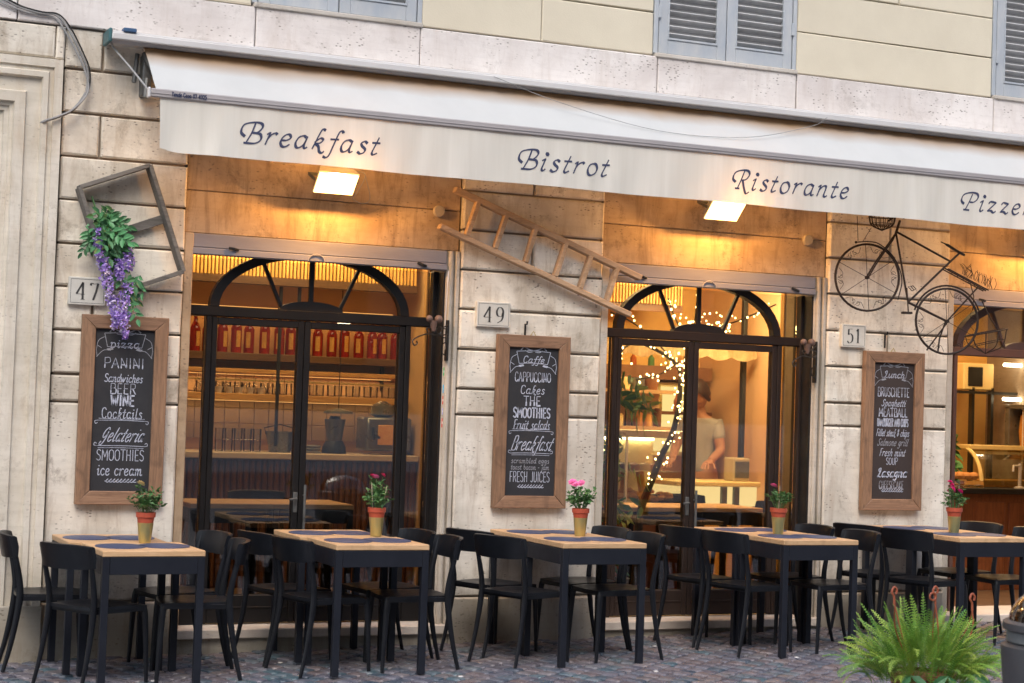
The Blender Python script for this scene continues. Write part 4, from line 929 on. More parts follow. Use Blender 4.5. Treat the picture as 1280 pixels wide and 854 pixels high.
    for z in (extra or []):
        s_ = 1 if z > 0 else -1; z = abs(z)
        cl(ru, [(-.15, z), (0, z+.003), (.15, z)], .0035); cl(ru, [(-.14, z+s_*.012), (0, z+s_*.010), (.14, z+s_*.012)], .0025)
        for e in (-1, 1): cl(ru, [(e*.14, z), (e*.162, z-s_*.004), (e*.158, z-s_*.02), (e*.146, z-s_*.014)], .0035)
    if extra: ru.obj('chalk_rule', M_chalk, o)
    return o
SL_ = {'slant': .25}
chalkboard(1.878, 2.405, .893, 2.045, [('pizza', 1.875, .05, .50, .006, {}), ('PANINI', 1.757, .062, .68, .0035, {'fill': 1}), ('Sandwiches', 1.665, .05, .64, .0055, {'slant': .1}),
    ('BEER', 1.60, .062, .44, .0035, {'fill': 1}), ('WINE', 1.528, .062, .40, .012, {}), ('Cocktails', 1.450, .062, .68, .006, {}), ('{G1}elateria', 1.320, .085, .70, .0065, {'slant': .4}),
    ('SMOOTHIES', 1.195, .066, .80, .0052, {}), ('ice cream', 1.105, .066, .76, .0065, {})], 'brown framed chalkboard offering pizza, wine and ice cream below plaque 47', M_board, [1.405, -1.25])
chalkboard(4.618, 5.152, .895, 2.055, [('Caffe', 1.893, .045, .42, .006, {'slant': .2}), ('CAPPUCCINO', 1.775, .062, .72, .0035, {'fill': 1}), ('Cakes', 1.69, .055, .48, .006, {'slant': .1}),
    ('THE', 1.615, .062, .34, .006, {'fill': 1}), ('SMOOTHIES', 1.535, .066, .74, .011, {}), ('Fruit salads', 1.455, .062, .72, .006, {'slant': .15}), ('Breakfast', 1.330, .095, .80, .007, {'slant': .35}),
    ('scrambled eggs', 1.213, .034, .76, .004, {'dim': 1}), ('toast bacon - jam', 1.17, .034, .76, .004, {'dim': 1}), ('FRESH JUICES', 1.105, .068, .80, .005, {})], 'brown framed chalkboard offering caffe, cakes and breakfast below plaque 49', M_board, [1.412, -1.262])
chalkboard(7.548, 8.075, .903, 2.072, [('{L1}unch', 1.905, .05, .50, .006, {'slant': .2}), ('BRUSCHETTE', 1.775, .066, .78, .0035, {'fill': 1}), ('{S1}paghetti', 1.695, .05, .58, .0055, {'slant': .3}),
    ('MEATBALL', 1.625, .062, .70, .0045, {'fill': 1}), ('HAMBURGER AND CHIPS', 1.55, .056, .76, .0075, {}), ('Fillet steak & chips', 1.475, .052, .80, .005, {'slant': .2}), ('{S1}almone grill', 1.405, .052, .74, .0048, {'slant': .3, 'dim': 1}),
    ('Fresh mint', 1.33, .055, .62, .0055, {'slant': .25}), ('SOUP', 1.265, .05, .28, .005, {}), ('{L1}asagna', 1.18, .064, .72, .0105, {'slant': .25}), ('CHEESECAKE', 1.09, .058, .60, .004, {'dim': 1, 'fill': 1})], 'brown framed chalkboard offering lunch, soup and lasagna below plaque 51', M_boardb)

# ---------------------------------------------------------------- ladder
L = thing('wooden_ladder', 'old wooden ladder hung slanting on the wall above plaque 49', 'ladder', (0, 0, 0))
MB().beam((4.262, -.06, 2.995), (5.662, -.06, 2.490), .040, .060).obj('rail', M_ladder, L); MB().beam((4.163, -.06, 2.742), (5.59, -.06, 2.232), .036, .060).obj('rail', M_ladder, L)
for a_, b_ in (((4.435, 2.94), (4.356, 2.69)), ((4.64, 2.865), (4.562, 2.62)), ((4.855, 2.785), (4.787, 2.54)), ((5.085, 2.70), (5.009, 2.46)), ((5.275, 2.63), (5.198, 2.39)), ((5.48, 2.56), (5.405, 2.315))):
    MB().beam((a_[0], -.065, a_[1]), (b_[0], -.065, b_[1]), .032, .052).obj('rung', M_ladder, L)

# ---------------------------------------------------------------- tilted grey frame with wisteria
F = thing('tilted_wooden_rack', 'tilted grey weathered wooden frame hung beside the purple wisteria', 'frame', (0, 0, 0))
P4 = [(1.815, 2.805), (2.235, 2.975), (2.468, 2.335), (2.045, 2.170)]
for k in range(4):
    a_, b_ = P4[k], P4[(k+1) % 4]; MB().beam((a_[0], -.075, a_[1]), (b_[0], -.075, b_[1]), .026, .11).obj('frame_bar', M_greywood, F)
MB().beam((1.93, -.03, 2.49), (2.355, -.03, 2.662), .055, .02).obj('frame_bar', M_greywood, F)
Wt = thing('hanging_wisteria', 'artificial wisteria with green leaves and purple flower clusters hanging over plaque 47', 'flowers', (0, 0, 0))
MB().tube(cr([(1.90, -.06, 2.76), (1.93, -.1, 2.66), (1.98, -.12, 2.55), (2.06, -.12, 2.42), (2.10, -.12, 2.25), (2.12, -.12, 2.1)], 5), .006, 6).obj('stem', M_leaf2, Wt, smooth=True)
def leafmesh(name, L_, W_, mat, n_=7, fold=.2, droop=.3):
    mb = MB()
    # sprig: n_ leaflets around a short rachis
    for k in range(n_):
        a0 = (-1 if k % 2 else 1)*rad(rnd(35, 65)) if k < n_-1 else 0; base = Vector((0, 0, -.03*(k//2)*L_/.05)); 
        d = Vector((math.sin(a0), -rnd(.2, .6), -math.cos(a0))).normalized(); s_ = d.cross(Vector((0, -1, .2))).normalized(); nn = s_.cross(d)
        pts = [base, base+d*L_*.35+s_*W_*.5+nn*fold*W_, base+d*L_*.7+s_*W_*.42+nn*fold*W_-Vector((0, 0, droop*L_*.2)), base+d*L_-Vector((0, 0, droop*L_*.4)), base+d*L_*.7-s_*W_*.42+nn*fold*W_-Vector((0, 0, droop*L_*.2)), base+d*L_*.35-s_*W_*.5+nn*fold*W_, base+d*L_*.5-Vector((0, 0, droop*L_*.1))]
        mb.add(pts, [(0, 1, 6), (1, 2, 6), (2, 3, 6), (3, 4, 6), (4, 5, 6), (5, 0, 6)])
    return mb.mesh(name, mat)
lms = [leafmesh('leaf_sprig', .062, .028, M_leaf) for _ in range(5)]
spots = []
for k in range(46):
    t_ = random.random(); a_ = rnd(0, 2*PI); r__ = math.sqrt(random.random())
    spots.append((1.985+.055*t_*0+.068*r__*math.cos(a_)+.025, 2.585+.125*r__*math.sin(a_)-.25*(.0), rnd(-.17, -.07)))
spots = [(x+(2.60-z)*.22, z, y) for x, z, y in spots]
spots += [(2.14, 2.30, -.13), (2.17, 2.27, -.15), (2.19, 2.29, -.13), (2.10, 2.20, -.12), (2.15, 2.12, -.14), (2.15, 2.24, -.12), (1.875, 2.53, -.13), (1.885, 2.48, -.12)]
for x, z, y in spots:
    o = link('leaf_sprig', random.choice(lms), Wt, (x, y, z)); o.rotation_euler = (rnd(-.6, .6), rnd(-1.3, 1.3), rnd(-1, 1)); sc_ = rnd(.75, 1.15); o.scale = (sc_,)*3
def raceme(pts, r0):
    r0 *= .82; P = cr(pts, 8); mb = MB(); N = len(P)
    cnt = int(105*N/16)
    for k in range(cnt):
        t_ = k/cnt; p = P[min(int(t_*(N-1)), N-1)]; rr = r0*(.45+1.0*math.sin(PI*min(1, (t_*.85+.12))))*(1-.35*t_)
        a_ = rnd(0, 2*PI); q = p+Vector((math.cos(a_)*rr*rnd(.5, 1), math.sin(a_)*rr*rnd(.5, 1), rnd(-.012, .012)))
        s_ = rnd(.009, .016); mi = 1 if random.random() < .16+.2*t_ else 0
        for e in range(3):
            u = Vector((rnd(-1, 1), rnd(-1, 1), rnd(-1, 1))).normalized(); v_ = u.cross(Vector((rnd(-1, 1), rnd(-1, 1), rnd(-1, 1)))).normalized()
            mb.add([q, q+u*s_+v_*s_*.5, q+u*s_*1.5, q+u*s_-v_*s_*.5], [(0, 1, 2, 3)], mi)
    return mb.obj('flower_cluster', [M_purple, M_purplew], Wt)
raceme([(1.925, -.15, 2.55), (1.935, -.155, 2.45), (1.955, -.15, 2.37)], .028); raceme([(1.95, -.155, 2.40), (1.98, -.16, 2.33), (2.0, -.155, 2.22), (2.03, -.15, 2.09)], .042)
raceme([(2.12, -.14, 2.44), (2.13, -.15, 2.37), (2.12, -.145, 2.32)], .03); raceme([(2.07, -.15, 2.38), (2.065, -.15, 2.31), (2.08, -.15, 2.26)], .024); raceme([(2.125, -.15, 2.24), (2.10, -.16, 2.14), (2.07, -.16, 2.03), (2.045, -.15, 1.97)], .036); raceme([(2.12, -.15, 2.07), (2.11, -.16, 2.0), (2.125, -.15, 1.90)], .034); raceme([(2.04, -.13, 2.16), (2.05, -.14, 2.06), (2.07, -.14, 2.0)], .028)

# ---------------------------------------------------------------- bicycle (turned a little off the wall)
K = thing('decorative_bicycle', 'rusty iron decorative bicycle with wire baskets hung above plaque 51', 'bicycle', (7.2, -.07, 0), rad(-14))
def wheel(cx, cz, R, name):
    m = MB(); n_ = 40
    m.tube([(cx+R*math.cos(2*PI*k/n_), 0, cz+R*math.sin(2*PI*k/n_)) for k in range(n_)], .009, 6, closed=True, up=(0, 1, 0))
    wo = m.obj(name, M_rust, K, smooth=True)
    for k in range(6):
        a_ = PI/2+.08+k*PI/3; MB().tube([(cx, 0, cz), (cx+R*math.cos(a_), 0, cz+R*math.sin(a_))], .0022, 5).obj('spoke', M_rust, wo)
    MB().lathe([(.012, -.02), (.014, -.01), (.014, .01), (.012, .02)], n=10).obj('hub', M_rust, wo, smooth=40, loc=(cx, 0, cz)).rotation_euler.x = PI/2
    s_ = MB()
    for k in range(6):
        ac = PI/2+.08+(k+.5)*PI/3
        for e in (-1, 1):
            sp = []
            for q in range(14):
                t_ = q/13; th = ac+e*(.02+.34*t_); rr = R*(.93-.16*math.sin(PI*t_)); sp.append((cx+rr*math.cos(th), 0, cz+rr*math.sin(th)))
            c_ = Vector(sp[3]); 
            cur = [(sp[3][0]+(1-q/9)*.022*math.cos(q*.75+ac), 0, sp[3][2]+(1-q/9)*.022*math.sin(q*.75+ac)) for q in range(9)]
            s_.tube(sp, .0017, 4); s_.tube(cur, .0017, 4)
    s_.obj('scrollwork', M_rust, wo, smooth=True)
wheel(.290, 2.600, .243, 'wheel'); wheel(.912, 2.306, .240, 'wheel')
fr = MB(); T = lambda *p: [(a_, y_, z_) for a_, y_, z_ in p]
fr.tube([(.53, 0, 3.03), (.50, 0, 2.93)], .010, 8); fr.tube([(.505, 0, 2.945), (.928, 0, 2.747)], .008, 8); fr.tube([(.502, 0, 2.935), (.608, 0, 2.433)], .008, 8); fr.tube([(1.0, 0, 2.815), (.928, 0, 2.747), (.608, 0, 2.433)], .008, 8); fr.tube([(.608, 0, 2.433), (.912, 0, 2.306)], .009, 8)
fr.obj('frame_tubes', M_rust, K, smooth=True)
fk = MB()
for s_ in (-1, 1): fk.tube([(.503, 0, 2.94), (.47, s_*.02, 2.88), (.36, s_*.022, 2.72), (.290, s_*.022, 2.60)], .006, 6)
fk.obj('fork', M_rust, K, smooth=True)
MB().tube(cr([(.44, .0, 3.02), (.50, .0, 3.06), (.55, -.05, 3.07), (.60, -.12, 3.06)], 5), .007, 6).tube(cr([(.55, .02, 3.07), (.60, .10, 3.06)], 5), .007, 6).obj('handlebar', M_rust, K, smooth=True)
MB().tube(cr([(.85, 0, 2.888), (.90, 0, 2.868), (.97, 0, 2.83), (1.035, 0, 2.80)], 4), [.008]*3+[.02]*7, 8, flat=.5).obj('saddle', M_black, K, smooth=True)
MB().tube(cr([(.197, 0, 2.853), (.29, 0, 2.862), (.381, 0, 2.846), (.495, 0, 2.750), (.556, 0, 2.60), (.530, 0, 2.447)], 6), .007, 6, flat=.6).ball((.197, 0, 2.853), .010).obj('mudguard', M_rust, K, smooth=True)
MB().tube([(.912+.262*math.cos(rad(x)), 0, 2.306+.262*math.sin(rad(x))) for x in range(20, 165, 8)], .007, 6).obj('mudguard', M_rust, K, smooth=True)
cw = MB(); cw.tube([(.588, -.02, 2.537), (.604, -.02, 2.36)], .005, 6); cw.tube([(.597, -.02, 2.545), (.63, -.03, 2.553), (.655, -.03, 2.53), (.625, -.03, 2.515)], .004, 6, closed=True); cw.tube([(.615, -.03, 2.55), (.64, -.03, 2.52)], .003, 5); cw.cham(.555, .628, -.045, .0, 2.345, 2.362, .003, M=None); cw.obj('pedals', M_rust, K, smooth=40)
rk = MB(); rk.tube([(.886, 0, 2.695), (1.05, 0, 2.62), (1.21, 0, 2.545)], .006, 6)
for s_ in (-1, 1): rk.tube([(.89, s_*.045, 2.69), (1.21, s_*.045, 2.545)], .005, 6)
for q in range(6): x = .95+q*.045; rk.tube([(x, -.045, 2.69-(x-.89)*.45), (x, .045, 2.69-(x-.89)*.45)], .003, 5)
rk.tube([(1.15, 0, 2.57), (.912, 0, 2.306)], .006, 6); rk.tube([(1.10, .03, 2.6), (1.13, .03, 2.5), (1.12, .02, 2.40)], .004, 6)
rk.obj('rear_rack', M_rust, K, smooth=True)
sd_ = MB(); sd_.tube([(.905, -.03, 2.30), (.741, -.05, 2.086)], .006, 6); sd_.tube([(.912, .03, 2.30), (.88, .05, 2.18), (.868, .05, 2.07)], .006, 6); sd_.obj('stand_leg', M_rust, K, smooth=True)
def basket(cx, cz, rx, h, name, tilt=0, n_=12):
    m = MB(); m.tube([(cx+rx*math.cos(2*PI*k/20), -.02+rx*.75*math.sin(2*PI*k/20), cz+tilt*math.cos(2*PI*k/20)) for k in range(20)], .005, 5, closed=True)
    m.tube([(cx+rx*.85*math.cos(2*PI*k/20), -.02+rx*.63*math.sin(2*PI*k/20), cz-h*.5+tilt*math.cos(2*PI*k/20)) for k in range(20)], .003, 5, closed=True)
    for k in range(n_):
        a_ = 2*PI*k/n_; m.tube(cr([(cx+rx*math.cos(a_), -.02+rx*.75*math.sin(a_), cz+tilt*math.cos(a_)), (cx+rx*.8*math.cos(a_), -.02+rx*.6*math.sin(a_), cz-h*.62), (cx, -.02, cz-h)], 4), .003, 5)
    return m.obj(name, M_rust, K, smooth=True)
basket(.385, 3.045, .10, .10, 'front_basket', 0, 18); basket(1.21, 2.235, .16, .155, 'rear_basket', .035, 10)
tw = MB()
for k in range(26):
    x = 1.02+.01*k; z = 2.66-(x-1.02)*.42; tw.tube(cr([(x, rnd(-.02, .02), z), (x+rnd(-.01, .02), rnd(-.03, .03), z+.04), (x+rnd(-.03, .03), rnd(-.03, .03), z+rnd(.06, .09))], 3), .0022, 4)
tw.obj('wire_twigs', M_rust, K, smooth=True)
MB().tube(cr([(1.31, 0, 2.26), (1.24, 0, 2.36), (1.18, 0, 2.47)], 4), .005, 6).obj('stay_wire', M_rust, K, smooth=True); MB().tube([(.22, .05, 3.05), (.235, .06, 2.87)], .0025, 5).obj('stay_wire', M_rust, K); MB().tube([(.33, .05, 2.97), (.27, .05, 2.87)], .002, 5).obj('stay_wire', M_rust, K)

# ---------------------------------------------------------------- scroll brackets, stickers, cables
def bracket(x, z0, z1, label):
    o = thing('scroll_bracket', label, 'bracket', (x, 0, 0), 0, 'wrought iron scroll brackets on the door jambs')
    MB().cham(-.007, .007, -.012, .03, z0, z1, .002).obj('back_bar', M_black, o)
    m = MB(); zc = z0+.62*(z1-z0)
    m.tube(cr([(0, -.01, z0+.03), (-.04, -.02, z0+.05), (-.05, -.03, z0+.10), (-.02, -.03, z0+.12), (-.015, -.03, z0+.09)], 5), .004, 5)
    m.tube(cr([(0, -.01, z1-.03), (-.05, -.03, z1-.06), (-.055, -.04, z1-.11), (-.03, -.04, z1-.12), (-.02, -.03, z1-.10)], 5), .004, 5)
    m.tube(cr([(0, -.01, zc+.01), (-.08, -.06, zc-.005), (-.18, -.12, zc+.0), (-.26, -.16, zc-.02), (-.31, -.18, zc-.05), (-.30, -.18, zc-.08), (-.275, -.17, zc-.07), (-.28, -.17, zc-.05)], 5), .0045, 5)
    m.tube(cr([(-.02, -.03, zc+.04), (-.09, -.07, zc+.05), (-.12, -.09, zc+.02), (-.09, -.08, zc+.0), (-.075, -.07, zc+.02)], 5), .004, 5)
    m.tube(cr([(-.12, -.09, zc+.01), (-.17, -.11, zc+.04), (-.20, -.13, zc+.03), (-.18, -.13, zc+.01)], 5), .004, 5)
    m.obj('scroll', M_black, o, smooth=True)
    mb = MB()
    for cx_, r__ in ((-.105, .028), (-.17, .024)): mb.ball((cx_, -.10, zc+.10), r__, 10, sy=1)
    mb.tube([(-.14, -.10, zc+.02), (-.14, -.10, zc+.09)], [.014, .03], 8); mb.obj('dusty_ornament', M_orn, o, smooth=True)
bracket(4.272, 1.86, 2.13, 'wrought iron scroll bracket on the jamb under the ladder foot'); bracket(7.15, 1.82, 2.12, 'wrought iron scroll bracket on the jamb below the right lintel plug')
for i, (z, h, c1, c2, lb) in enumerate(((1.79, .055, (.02, .45, .12), (.5, .8, .75), 'green and white'), (1.675, .055, (.02, .45, .80), (.05, .6, .9), 'blue'), (1.60, .055, (.65, .06, .04), (.8, .7, .7), 'upper red and white'), (1.525, .045, (.45, .45, .75), (.75, .75, .85), 'pale lilac'), (1.45, .06, (.68, .05, .05), (.85, .75, .7), 'lower red and white'))):
    m = MB(); x0, x1 = 4.268, 4.298; y = .0428
    o = MB().box(x0, x1, y-.001, y, z-h/2, z+h/2, 0).box(x0+.002, x1-.002, y-.0018, y-.0012, z-h*.14, z+h*.14, 1).obj('sticker', [pm('sticker_%d' % i, c1, c1, .5, bump=0), pm('sticker_light_%d' % i, c2, c2, .5, bump=0)])
    tag(o, 'small %s card sticker on the jamb right of door 47' % lb, 'sticker', 'card stickers on the jamb of door 47')
cab = thing('wall_cables', 'bundle of grey cables looping down the stone wall at top left', 'cables', (0, 0, 0))
c1 = [(1.0, -.03, 4.02), (1.20, -.03, 3.95), (1.338, -.035, 3.902), (1.433, -.035, 3.866), (1.551, -.04, 3.846), (1.646, -.04, 3.843), (1.721, -.05, 3.764), (1.799, -.05, 3.626), (1.845, -.04, 3.523), (1.842, -.04, 3.4), (1.766, -.05, 3.279), (1.673, -.065, 3.221), (1.594, -.055, 3.189), (1.585, .0, 3.187)]
c2 = [(1.0, -.03, 3.99), (1.2, -.03, 3.93), (1.315, -.035, 3.885), (1.457, -.035, 3.845), (1.552, -.03, 3.836), (1.637, -.03, 3.828), (1.698, -.04, 3.758), (1.775, -.045, 3.632), (1.828, -.05, 3.525), (1.852, -.05, 3.4), (1.775, -.06, 3.288), (1.68, -.075, 3.228), (1.60, -.06, 3.194), (1.59, .0, 3.19)]
MB().tube(cr(c1, 5), .0075, 6).obj('cable', M_cable, cab, smooth=True); MB().tube(cr(c2, 5), .006, 6).obj('cable', M_cable, cab, smooth=True); MB().tube(cr([(p[0]+.012, p[1]-.006, p[2]+.006) for p in c1], 5), .005, 6).obj('cable', M_black, cab, smooth=True)
tag(MB().tube(cr([(4.275, .03, 2.46), (4.262, .01, 2.3), (4.26, .02, 2.0), (4.285, .02, 1.86)], 5), .004, 5).obj('jamb_cable', M_alu, None, smooth=True), 'thin white cable running down the jamb beside the card stickers', 'cable')
for i, (x, z) in enumerate(((7.745, 2.20), (4.83, 2.13))):
    o = MB().tube([(x, .0, z), (x, -.035, z), (x, -.038, z+.02)], .006, 6).cham(x-.006, x+.006, -.012, -.001, z-.10, z, .002).obj('wall_hook', M_black); tag(o, ['black iron hook above the lasagna chalkboard', 'black iron hook above the breakfast chalkboard'][i], 'hook')
# ---------------------------------------------------------------- flower pots
pot_i = [0]
def flowerpot(x, y, z, petals, nfl, spread, sticks, hgt, label, dens=26, w_=.075):
    o = thing('flower_pot', label, 'potted flower', (x, y, z), rnd(0, 6), 'potted flowers on the pavement tables')
    MB().lathe([(.032, 0), (.034, .004), (.046, .115), (.047, .118)], n=22).obj('foil_wrap', M_gold, o, smooth=40)
    MB().lathe([(.044, .112), (.047, .13), (.050, .148), (.056, .150), (.057, .178), (.052, .178), (.049, .16)], n=22, capt=False).lathe([(.0, .158), (.05, .160)], n=16, capb=False, capt=False).obj('pot', M_pot, o, smooth=40)
    rr = random.Random(int(x*100)); mb = MB(); st = MB()
    tips = []
    for k in range(dens):
        a_ = rr.uniform(0, 2*PI); q = math.sqrt(rr.random()); ex = q*1.25*spread*math.cos(a_); ey = q*1.25*spread*math.sin(a_); ez = .18+rr.uniform(.3, 1)*hgt*1.2*(1-.35*q*q)
        p = cr([(ex*.2, ey*.2, .155), (ex*.6, ey*.6, .155+(ez-.155)*.6), (ex, ey, ez)], 4); st.tube(p, .0016, 4); tips.append((ex, ey, ez))
        for e in range(7):
            b_ = p[-1-rr.randrange(0, 5)]; d = Vector((rr.uniform(-1, 1), rr.uniform(-1, 1), rr.uniform(-.5, .7))).normalized(); L_ = rr.uniform(.022, .042); s_ = d.cross(Vector((rr.uniform(-.4, .4), rr.uniform(-.4, .4), 1))).normalized()*L_*.33; nn = s_.cross(d).normalized()*L_*.12
            mb.add([b_, b_+d*L_*.45+s_+nn, b_+d*L_, b_+d*L_*.45-s_+nn, b_+d*L_*.5-nn], [(0, 1, 4), (1, 2, 4), (2, 3, 4), (3, 0, 4)])
    mb.obj('foliage', M_leaf2, o); st.obj('stems', M_leaf2, o)
    tips.sort(key=lambda t: -t[2])
    for k in range(nfl):
        t_ = tips[k % len(tips)] if nfl < 8 else tips[rr.randrange(0, 12)]
        m = petals if not isinstance(petals, list) else petals[k % len(petals)]
        f = MB(); R = rr.uniform(.017, .024)*(1.25 if nfl < 4 else 1)
        for ring, (n_, rad_, up_) in enumerate(((7, 1.0, .15), (6, .8, .45), (4, .5, .8))):
            for e in range(n_):
                a_ = 2*PI*e/n_+ring*.5; d = Vector((math.cos(a_), math.sin(a_), up_)).normalized(); s_ = Vector((-math.sin(a_), math.cos(a_), 0))
                c_ = Vector((0, 0, .004*ring)); f.add([c_, c_+d*R*rad_*.6+s_*R*.42, c_+d*R*rad_*1.05+s_*R*.15, c_+d*R*rad_*1.05-s_*R*.15, c_+d*R*rad_*.6-s_*R*.42], [(0, 1, 2, 3, 4)])
        fo = f.obj('flower', m, o); fo.location = (t_[0]*1.05, t_[1]*1.05, t_[2]+.012+rr.uniform(0, .012)); fo.rotation_euler = (rr.uniform(.2, .9), rr.uniform(-.5, .5), -o.rotation_euler.z+rr.uniform(-.4, .4))
    for (ax, ay, bx, by, h) in sticks:
        MB().tube([(ax, ay, .15), (bx, by, h)], .0022, 5).obj('support_stick', M_stick, o)
    o.rotation_euler.z = 0
flowerpot(2.172, -.70, .715, M_cream, 1, .085, [], .13, 'gold wrapped pot with green leaves and one cream bloom on the leftmost table', 30)
flowerpot(3.612, -.60, .748, [M_red, M_pink], 5, .072, [(-.025, 0, -.04, 0, .33), (.03, 0, .06, 0, .31)], .155, 'gold wrapped pot with small deep pink roses and two sticks on the second table', 30)
flowerpot(4.98, -.645, .757, M_pink, 3, .08, [], .135, 'gold wrapped pot with two pink blooms beside the chalkboard of plaque 49', 34)
flowerpot(6.405, -.74, .777, M_pink, 1, .07, [(0, 0, .005, 0, .325)], .125, 'gold wrapped pot with one small pink bud before the fairy light door', 24)
flowerpot(7.80, -.80, .795, M_magenta, 13, .075, [(-.035, 0, -.04, 0, .34), (.035, 0, .036, 0, .33)], .145, 'gold wrapped pot crowded with magenta blooms on the rightmost table', 22)

# ---------------------------------------------------------------- fern in the foreground
fx, fy, fz = 5.765, -3.2, gz(5.765)
Fn = thing('potted_fern', 'large bright green fern in a hanging pot with hooks in right foreground', 'fern', (fx, fy, fz))
MB().lathe([(.12, 0), (.125, .01), (.17, .21), (.178, .215), (.178, .235), (.165, .235)], n=26, capt=False).lathe([(.0, .215), (.168, .218)], n=20, capb=False, capt=False).obj('pot', pm('brown_plastic_pot', (.20, .07, .04), (.15, .05, .03), .5), Fn, smooth=40)
M_hook = pm('terracotta_plastic_hook', (.36, .10, .05), (.28, .075, .04), .4, 30)
for k, (hx, hz, tx) in enumerate(((-.225, .685, -.17), (.035, .685, .12), (.275, .645, .29))):
    m = MB(); m.tube(cr([(tx*.55, -.05, .22), (hx*.9+.02, -.06, .45), (hx, -.05, hz-.08)], 5), .0045, 6); m.tube(cr([(tx*.4+.03, .02, .22), (hx*.9+.03, -.0, .45), (hx+.004, -.05, hz-.08)], 5), .004, 6)
    m.tube(cr([(hx, -.05, hz-.09), (hx-.002, -.05, hz-.05), (hx-.016, -.05, hz-.025), (hx-.004, -.05, hz), (hx+.014, -.05, hz-.012), (hx+.010, -.05, hz-.035)], 5), .0065, 6)
    if k == 1: m.tube([(hx-.02+.02*math.cos(2*PI*q/12), -.055, hz-.05+.02*math.sin(2*PI*q/12)) for q in range(12)], .0055, 6, closed=True)
    m.obj('hanger_hook', M_hook, Fn, smooth=True)
t = NT('fern_green'); v = t.co((1, 1, 1), True); oi = t.n('ShaderNodeObjectInfo')
c_ = t.ramp(oi.outputs['Random'], [(0, (.07, .22, .03)), (.4, (.17, .36, .045)), (.75, (.34, .47, .07)), (1, (.06, .24, .05))]); c_ = t.mix(t.ramp(t.noise(v, 8, 3), [(.45, 0.), (.7, .35)]), c_, (.40, .40, .08))
t.setb(Base_Color=c_, Roughness=.5); t.b.inputs['Subsurface Weight'].default_value = 0.0
M_fern = t.m
def frondmesh(L_, bend, n_=34):
    mb = MB(); pts = []; ang = rad(rnd(52, 78)); p = Vector((0, 0, 0)); seg = L_/n_
    for k in range(n_+1):
        pts.append(p.copy()); a_ = ang-bend*(k/n_)**1.3; p = p+Vector((math.cos(a_), 0, math.sin(a_)))*seg
    mb.tube(pts[::3]+[pts[-1]], .0016, 3)
    tw = rnd(-.5, .5)
    for k in range(3, n_):
        t_ = k/n_; w_ = .030*math.sin(PI*min(1, t_*.86+.13))**.8+.004; d = (pts[k+1]-pts[k]).normalized() if k < n_ else d
        nn = Vector((-d.z, 0, d.x))
        for s_ in (-1, 1):
            side = (Vector((0, s_, 0))+d*.55+nn*(.12+tw*s_*.3)+Vector((rnd(-.15, .15), 0, rnd(-.15, .15)))).normalized(); W_ = w_*rnd(.85, 1.1); q = pts[k]; e = d*seg*.27
            mb.add([q-e, q+side*W_*.5-e*.9+nn*.003, q+side*W_-Vector((0, 0, W_*.25)), q+side*W_*.5+e*.7+nn*.003, q+e*.5], [(0, 1, 3, 4), (1, 2, 3)])
    return mb.mesh('frond', M_fern)
fm = [frondmesh(rnd(.24, .34), rad(rnd(5, 50)), 24) for _ in range(8)]+[frondmesh(rnd(.26, .34), rad(rnd(70, 120)), 24) for _ in range(5)]
for k in range(295):
    q_ = math.sqrt(random.random()); a_ = rnd(0, 2*PI); out = q_ > .62
    me = random.choice(fm[8:] if (out and random.random() < .55) else fm[:8]); rr_ = .26*q_
    o = link('frond', me, Fn, (rr_*math.cos(a_), rr_*math.sin(a_), .21+.10*(1-q_)+(.0 if not out else rnd(-.06, .02)))); o.rotation_euler = (rnd(-.35, .35), .0+.55*q_-.35+rnd(-.2, .2), a_+rnd(-.5, .5)); s_ = rnd(.78, 1.12); o.scale = (s_, s_, s_)
# a few broad-leaved ivy sprays at the front
bl = leafmesh('broad_leaf', .09, .035, M_leaf, 5)
for k in range(16):
    a_ = rnd(-2.6, -.5); o = link('broad_leaf', bl, Fn, (.30*math.cos(a_), .30*math.sin(a_), rnd(.12, .27))); o.rotation_euler = (rnd(-.4, .4), rnd(-.5, .5), rnd(-1, 1)); o.scale = (1.2,)*3

# ---------------------------------------------------------------- litter bin
bx, by = 5.315, -4.8; bz_ = gz(bx)
Bn = thing('litter_bin', 'dark grey round litter bin with clear domed lid at the right edge', 'bin', (bx, by, bz_))
M_binp = pm('dark_grey_bin_plastic', (.055, .055, .06), (.08, .08, .085), .45, 6)
MB().lathe([(.19, 0), (.20, .01), (.245, .30), (.268, .575), (.268, .60), (.24, .612)], n=40).obj('body', M_binp, Bn, smooth=35)
MB().lathe([(.235, .612), (.245, .62), (.245, .66), (.25, .665)], n=40).obj('collar', pm('grey_bin_collar', (.16, .17, .17), (.12, .13, .13), .4, 5), Bn, smooth=35)
MB().lathe([(.25, .664), (.262, .672), (.262, .70), (.25, .708), (.236, .71), (.236, .70)], n=40, capt=False).obj('rim', M_binp, Bn, smooth=35)
dm = [(.236*math.cos(a_*PI/2/10), .706+.165*math.sin(a_*PI/2/10)) for a_ in range(11)]; dm[-1] = (.002, .871)
t = glass('clear_bin_dome', (.62, .66, .70), 2.2, .05)
MB().lathe(dm, n=36, capb=False).obj('dome', t, Bn, smooth=35)

